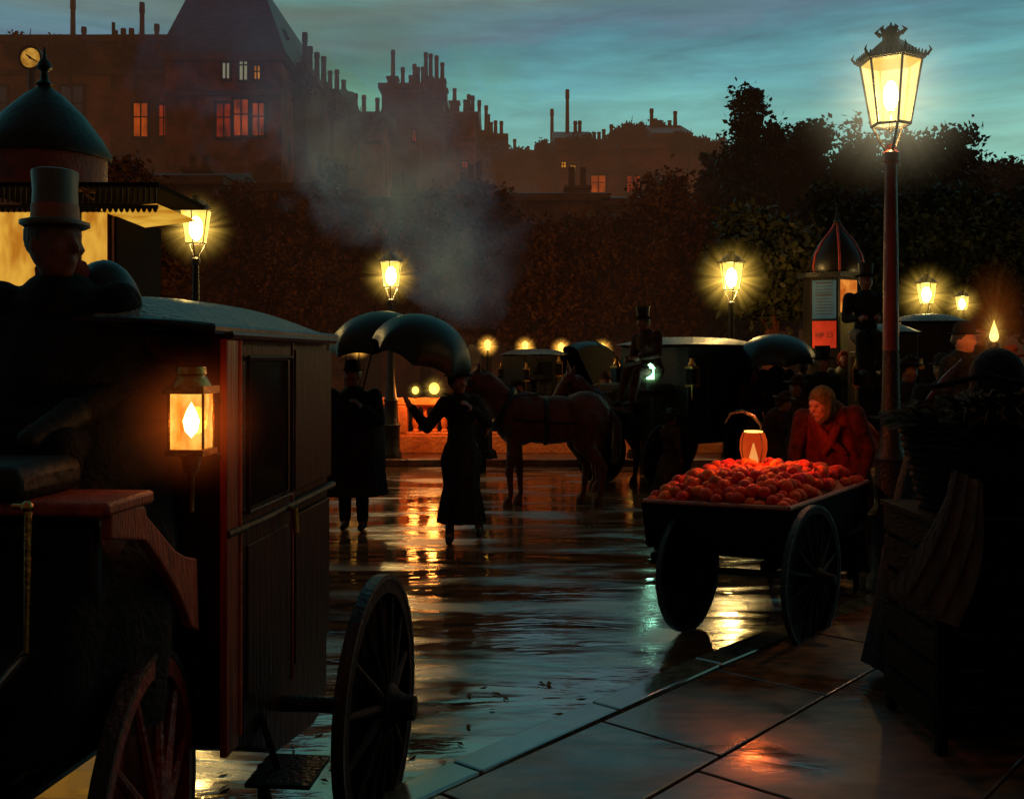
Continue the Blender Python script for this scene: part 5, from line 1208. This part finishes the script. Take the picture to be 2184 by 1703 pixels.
GR = 'people crowding round the poster column'
far_person(1608, 784, 14.2, 'small dark bare headed figure left of the arched umbrella', group=GR, dress='coat', top='clothbrown', bottom='clothbrown', rz=.4)
x = far_person(1657, 752, 14.0, 'figure with a red lit face standing under the arched umbrella', group=GR, skin='skin', dress='skirt', top='cloth', bottom='cloth', hat='bonnet', hatmat='shawl', rz=.2)
umbrella('arched umbrella with faint gold edge over the red faced figure near the tree trunk', (WX(1650, 14), 14, WZ(712, 14)), .58, .40, (math.radians(4), math.radians(-3), 0), (WX(1657, 14)+.1, 13.85, 1.3))
far_person(1704, 806, 12.4, 'stooping brown figure between the arched umbrella and the fruit seller', group=GR, dress='skirt', top='clothbrown', bottom='clothbrown', hat='bonnet', hatmat='clothbrown', lean=.2, rz=-.5)
far_person(1752, 742, 12.8, 'broad man in dark top hat standing in front of the red poster', group=GR, dress='coat', top='cloth', bottom='cloth', hat='top', hatmat='cloth', rz=.3)
far_person(1712, 768, 15.2, 'slim figure in bowler just left of the poster column', group=GR, dress='coat', top='clothbrown', bottom='cloth', hat='bowler', hatmat='cloth', rz=2.5)
far_person(1640, 838, 11.6, 'low brown figure bending directly behind the glowing lantern', group=GR, h=1.38, dress='skirt', top='clothbrown', bottom='clothbrown', hat='bonnet', hatmat='clothbrown', lean=.3, rz=.8)
far_person(1800, 752, 15.0, 'figure in red head scarf right of the poster column', group=GR, dress='skirt', top='leafwarm', bottom='cloth', hat='kerchief', hatmat='shawl', skin='skin', rz=-.3)
GR2 = 'people pressing toward the flare on the right'
far_person(2052, 702, 9.2, 'dark figure with ruddy face just right of the square cab', group=GR2, skin='skin', dress='coat', hat='bowler', hatmat='cloth', rz=.6, h=1.74)
far_person(2092, 690, 9.8, 'taller dark figure left of the torch flame, hat brim lit', group=GR2, skin='skin', dress='coat', hat='bowler', hatmat='clothbrown', rz=-.4, h=1.78)
far_person(2150, 752, 9.0, 'figure with red lit cheek right of the torch flame at the picture edge', group=GR2, skin='skin', dress='skirt', top='clothbrown', hat='bonnet', hatmat='shawl', rz=.9, h=1.66)
far_person(1378, 800, 15.6, 'brown figure standing at the cab horse by the green lamp', dress='coat', top='clothbrown', bottom='clothbrown', hat='bowler', hatmat='clothbrown', rz=1.2)

for i, (px, py, D_, lab, kw) in enumerate((
    (1290, 800, 16.2, 'dim brown figure between the horse rump and the hansom driver', dict(dress='coat', top='clothbrown', bottom='clothbrown', hat='bowler', hatmat='clothbrown', rz=.5)),
    (1430, 880, 12.9, 'small dark child beside the cab wheel', dict(h=1.2, dress='skirt', top='clothbrown', bottom='clothbrown', hat='bonnet', hatmat='cloth', rz=2.0)),
    (1580, 800, 15.8, 'dark figure partly hidden by the lamp post right of the cab', dict(dress='coat', hat='bowler', hatmat='cloth', rz=.2)),
    (1020, 800, 15.6, 'far dim figure glimpsed right of the front umbrella', dict(dress='coat', top='clothbrown', bottom='cloth', hat='bowler', hatmat='cloth', rz=-.6)),
    (1935, 772, 10.2, 'black figure in bonnet just right of the tall lamp post', dict(dress='skirt', hat='bonnet', hatmat='cloth', rz=.3)),
    (2010, 768, 9.6, 'short black figure in front of the square cab', dict(dress='coat', hat='bowler', hatmat='cloth', rz=-.3)))):
    far_person(px, py, D_, lab, **kw)
# ================================================================ the orange barrow
AZ = math.radians(35); c1 = Vector((math.sin(AZ), math.cos(AZ), 0)); c2 = Vector((math.cos(AZ), -math.sin(AZ), 0))   # along, across
NR = Vector((1.62, 6.0, 0)); CL, CW = 1.6, .95
cart = thing('barrow', 'black two wheeled costermonger barrow heaped with oranges at the kerb', 'barrow', tuple(NR+c1*.8-c2*.47))
TB = math.radians(2.0)
def B(u, v, z):   # u 0..1 along (0 near end), v 0..1 across from the right side
    return NR+c1*(u*CL)-c2*(v*CW)+Vector((0,0, z+(.5-v)*.03))
ZR = .84
def slab(P4_, d, name, mat, **k): return obj(name, MB().prism(P4_, d), mat, cart, smooth=False, **k)
zb = .56; fl = .05
def wall(name, a, b, ins):  # sloping side board from rim corner a to rim corner b
    A_, B_ = B(*a, ZR), B(*b, ZR); lo = Vector((0,0,zb-ZR)); A2, B2 = A_+lo+ins, B_+lo+ins
    t = (B_-A_).normalized(); n_ = Vector((-t.y, t.x, 0))*.022
    return slab([A_, B_, B2, A2], n_, name, M['wood'], bevel=.004)
wall('end_board', (0,0), (0,1), c1*fl); wall('side_board', (1,0), (0,0), -c2*fl); wall('end_board', (1,1), (1,0), -c1*fl); wall('side_board', (0,1), (1,1), c2*fl)
slab([B(.03,.05,zb), B(.97,.05,zb), B(.97,.95,zb), B(.03,.95,zb)], (0,0,-.03), 'tray_floor', M['wood'])
rm = MB(); 
def sag(a, b, n=8): return [B(a[0]+(b[0]-a[0])*i/n, a[1]+(b[1]-a[1])*i/n, ZR+.008) for i in range(n+1)]
rm.tube(sag((0,0),(0,1)), .016, 8).tube(sag((0,1),(1,1)), .016, 8).tube(sag((1,1),(1,0)), .016, 8).tube(sag((1,0),(0,0)), .016, 8)
obj('rim', rm, M['rim'], cart)
for q in (.12, .88): slab([B(-.02,q,zb-.03), B(1.25,q,zb-.03), B(1.25,q+.05,zb-.03), B(-.02,q+.05,zb-.03)], (0,0,-.07), 'beam', M['wood'])
for q in (.14, .90): obj('handle', MB().tube([B(1.2,q,zb-.06), B(1.34,q,zb+.02), B(1.5,q,zb+.14)], [.028,.024,.02], 10), M['wood'], cart)
for q in (.16, .86): obj('prop_leg', MB().tube([B(1.12,q,zb-.05), B(1.16,q,.02)], [.028,.022], 8), M['wood'], cart)
RW = .425
w_r = NR+c1*.18+c2*.08; w_r = Vector((w_r.x, w_r.y, RW+.0)); w_l = w_r-c2*.80; w_l.z = RW*.93
w_r.z = RW+.02
wheel_mesh(cart, 'wheel', w_r, RW, AZ+math.radians(3), M['wheeldark'], ns=14, hub=.06, width=.034, felloe=.036, tyre=.013, spr=.010)
wheel_mesh(cart, 'wheel', w_l, RW*.93, AZ+math.radians(3), M['wheeldark'], ns=14, hub=.06, width=.034, felloe=.036, tyre=.013, spr=.010)
obj('axle', MB().tube([w_r, w_l], .024, 8), M['iron'], cart)
# oranges: a heaped mound
def mound(u, v):
    m = (max(0, 1-(2*u-1)**4)*max(0, 1-(2*v-1)**4))**.6
    return ZR-.035+.19*m*(.72+.35*math.sin(PI*min(1, max(0, u*.9+.1))))
ome = []
for k in range(3):
    o_ = MB().ell((0,0,0), (.041,.041,.037), 14); 
    me = mesh_of(o_, M['orange'], True, 'orange'); ome.append(me)
rd_o = random.Random(5); cnt = 0; placed = []
cand = []
nu, nv = 24, 13
for i in range(nu):
    for j in range(nv):
        u = (i+.5+(.5 if j % 2 else 0)*.9)/nu; v = (j+.5)/nv
        u += rd_o.uniform(-.008,.008); v += rd_o.uniform(-.014,.014)
        if not (.02 < u < .98 and .035 < v < .965): continue
        cand.append((u, v))
for k, (u, v) in enumerate(cand[:299]):
    z = mound(u, v)+rd_o.uniform(-.022,.026); s = rd_o.uniform(.84,1.26)
    p = B(u, v, z)
    o_ = bpy.data.objects.new('orange', ome[k % 3]); COL.objects.link(o_); o_.location = p; o_.scale = (s,s,s)
    o_.rotation_euler = (rd_o.uniform(-.5,.5), rd_o.uniform(-.5,.5), rd_o.uniform(0,6))
    tag(o_, 'round orange in the glowing heap on the barrow', 'orange', 'oranges heaped on the barrow')
# a rounded lining cloth under the fruit, so no gap shows the empty tray
ln_ = MB().grid(lambda u, v: B(.02+u*.96, .03+v*.94, mound(.02+u*.96, .03+v*.94)-.03), 24, 14)
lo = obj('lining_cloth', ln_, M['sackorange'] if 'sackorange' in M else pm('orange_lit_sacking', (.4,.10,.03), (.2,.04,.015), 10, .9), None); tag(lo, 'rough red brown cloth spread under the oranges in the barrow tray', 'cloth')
# glowing lantern on the heap
DL = 6.95; lc = Vector((WX(1607, DL), DL, 0)); zb_, zt_ = WZ(995, DL), WZ(922, DL); hh = zt_-zb_
lt = thing('lantern', 'glowing orange barrel lantern standing on the heap of oranges', 'lantern', (lc.x, lc.y, zb_))
pr = [(.060,0),(.078,hh*.22),(.092,hh*.52),(.090,hh*.78),(.074,hh*.98),(.058,hh*1.02)]
g_ = MB(); o0 = len(g_.v)
n = 28
for r_0, z in pr:
    for k in range(n):
        a = 2*PI*k/n; g_.v.append((lc.x+r_0*math.cos(a), lc.y+r_0*math.sin(a), zb_+z))
for i in range(len(pr)-1):
    for k in range(n): g_.f.append((i*n+k, i*n+(k+1) % n, (i+1)*n+(k+1) % n, (i+1)*n+k))
sh_ = obj('paper_shade', g_, M['redglass'], lt)
obj('base', MB().lathe((lc.x, lc.y, zb_-.03), [(.0,0),(.065,0),(.068,.03),(.0,.032)], 24), M['brass'], lt)
obj('top_ring', MB().lathe((lc.x, lc.y, zb_+hh*1.0), [(.044,.0),(.062,.0),(.062,.012),(.044,.012),(.044,0)], 24), M['flame'], lt)
obj('flame', MB().lathe((lc.x, lc.y, zb_), [(.0,.0),(.030,.02),(.034,.05),(.018,.11),(.004,.16)], 14), M['flame'], lt)
for a in (0, PI/2, PI, 3*PI/2):
    obj('wire_rib', MB().tube([(lc.x+(r_0+.003)*math.cos(a+.4), lc.y+(r_0+.003)*math.sin(a+.4), zb_+z) for r_0, z in pr], .0032, 6), M['iron'], lt)
obj('bail', MB().tube([(lc.x+.055, lc.y, zt_), (lc.x+.05, lc.y, zt_+.05), (lc.x+.0, lc.y, zt_+.11), (lc.x-.07, lc.y+.02, zt_+.145), (lc.x-.15, lc.y+.03, zt_+.13), (lc.x-.19, lc.y+.03, zt_+.06)], [.006,.009,.012,.012,.009,.005], 8), M['iron'], lt)
point('lantern_light', (lc.x, lc.y, zt_+.12), (1,.17,.03), 17, .06, lt)
point('lantern_light', (lc.x-.02, lc.y-.16, zb_+.16), (1,.20,.035), 3.5, .05, lt)

# ================================================================ greens heap, basket and sacking at the right edge
DB = 4.55
bk = thing('basket', 'big wicker basket at the right edge, heaped with wilted greens and straw', 'basket', (WX(2085, DB), DB, .95))
bx_, bz = WX(2095, DB), WZ(905, DB)
wk = MB(); n = 36
for j in range(12):
    z = bz-.36+.36*j/11; rr = .26+.09*j/11
    wk.tube([(bx_+rr*(1+.018*(-1)**(k+j))*math.cos(2*PI*k/n), DB+rr*.8*(1+.018*(-1)**(k+j))*math.sin(2*PI*k/n), z) for k in range(n+1)], .014, 6, caps=False)
wk.lathe((bx_, DB, bz-.37), [(0,0),(.26,0),(.25,.02),(0,.02)], 24, sy=.8)
obj('wicker', wk, M['wood'], bk)
obj('handle', MB().tube([(bx_-.33, DB, bz), (bx_-.25, DB-.02, bz+.16), (bx_, DB-.03, bz+.22), (bx_+.25, DB-.02, bz+.16), (bx_+.33, DB, bz)], .014, 8), M['wood'], bk)
gr = thing('greens', 'loose heap of wilted leaves and straw spilling over the wicker basket rim', 'greens', (bx_, DB, bz))
rdg = random.Random(9); lf = MB()
for k in range(330):
    a = rdg.uniform(0, 2*PI); rr = .36*rdg.random()**.5; c = Vector((bx_+rr*math.cos(a), DB+rr*.8*math.sin(a), bz+.0+.10*(1-(rr/.36)**2)+rdg.uniform(-.02,.03)))
    d = Vector((math.cos(a)+rdg.uniform(-.6,.6), math.sin(a)+rdg.uniform(-.6,.6), rdg.uniform(-.5,.6))).normalized(); s = d.cross(Vector((0,0,1))).normalized(); l = rdg.uniform(.06,.15); w_ = l*.22
    lf.add([c, c+d*l*.5+s*w_+Vector((0,0,.012)), c+d*l, c+d*l*.5-s*w_-Vector((0,0,.006))], [(0,1,2,3)])
obj('leaves', lf, M['cabbage'], gr)
sl_ = MB()
for k in range(70):
    a = rdg.uniform(0, 2*PI); rr = .34*rdg.random()**.5; c = Vector((bx_+rr*math.cos(a), DB+rr*.8*math.sin(a), bz+.04+.08*(1-(rr/.36)**2)))
    d = Vector((math.cos(a)+rdg.uniform(-.8,.8), math.sin(a)+rdg.uniform(-.8,.8), rdg.uniform(-.6,.5))).normalized(); l = rdg.uniform(.08,.2)
    sl_.tube([c, c+d*l*.5+Vector((0,0,.02)), c+d*l], [.003,.004,.002], 5)
obj('straw_stalks', sl_, M['straw'], gr)
# crate the basket stands on
cr = thing('crate', 'tall dark slatted crate carrying the basket of greens', 'crate', (bx_, DB, 0))
zt = bz-.375
cm = MB()
for j in range(6):
    z = .16+(zt-.16)*(j+.5)/6
    cm.box((bx_, DB-.30, z), (.66, .02, (zt-.16)/6*.82)); cm.box((bx_-.32, DB, z), (.02, .60, (zt-.16)/6*.82)); cm.box((bx_+.32, DB, z), (.02, .60, (zt-.16)/6*.82))
obj('slats', cm, M['wood'], cr, smooth=False)
for a in (-.30, .30):
    for b_ in (-.28, .28): obj('corner_post', MB().box((bx_+a, DB+b_, (zt+KH)/2), (.04, .04, zt-KH)), M['wood'], cr, smooth=False)
obj('lid', MB().box((bx_, DB, zt-.012), (.68, .64, .022)), M['wood'], cr, smooth=False)
# sacking hanging from the left of the basket in long diagonal folds
sk = thing('sacking', 'brown sacking hanging in diagonal folds from the basket toward the lamp post', 'sack cloth', tuple(W(2030, 1010, 4.15)))
def sack(u, v):
    top = W(2030, 1000, 4.16).lerp(W(2095, 1030, 4.08), v); bot = W(1905, 1260, 4.2).lerp(W(2010, 1330, 4.05), v)
    p = top.lerp(bot, u**.9)+Vector((.03*math.sin(v*19+u*2)*(.3+u), -.05*math.sin(v*19+u*2)*(.3+u)-.10*math.sin(PI*u), .04*math.sin(PI*u)))
    return p
obj('cloth', MB().grid(sack, 26, 48), M['sack'], sk)
# naphtha flare torch at the right edge
DT = 8.6
tc_ = thing('flare_torch', 'smoky yellow torch flame on a thin pole over the right hand crowd', 'torch', (WX(2120, DT), DT, 0))
tx = WX(2120, DT); tz = WZ(720, DT)
obj('pole', MB().tube([(tx, DT, 0), (tx, DT, tz-.08)], .016, 8), M['iron'], tc_)
obj('burner', MB().lathe((tx, DT, tz-.1), [(.02,0),(.05,.02),(.045,.06),(.0,.07)], 12), M['iron'], tc_)
obj('flame', MB().lathe((tx, DT, tz-.04), [(.0,0),(.025,.02),(.034,.05),(.024,.10),(.010,.15),(0,.19)], 14, ripple=.25, rn=3), M['flame'], tc_)
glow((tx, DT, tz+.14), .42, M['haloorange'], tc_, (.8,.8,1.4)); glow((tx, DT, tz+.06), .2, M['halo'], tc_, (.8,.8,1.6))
point('flare_light', (tx-.09, DT-.12, tz+.12), (1,.34,.08), 9, .06, tc_)
# scattered wet debris: straw and torn leaves on the road by the front wheel
lt_ = MB(); rl = random.Random(3)
for k in range(70):
    p = Vector((rl.uniform(-1.3, .4), rl.uniform(3.85, 5.5), .010)); a = rl.uniform(0, PI); l = rl.uniform(.02,.05); d = Vector((math.cos(a), math.sin(a), 0))*l; s = Vector((-d.y, d.x, 0))*.3
    lt_.add([p-d, p-s+Vector((0,0,.006)), p+d, p+s], [(0,1,2,3)])
tag(obj('fallen_leaves', lt_, M['straw']), 'sodden leaves and straw scattered on the road', 'litter', kind='stuff')
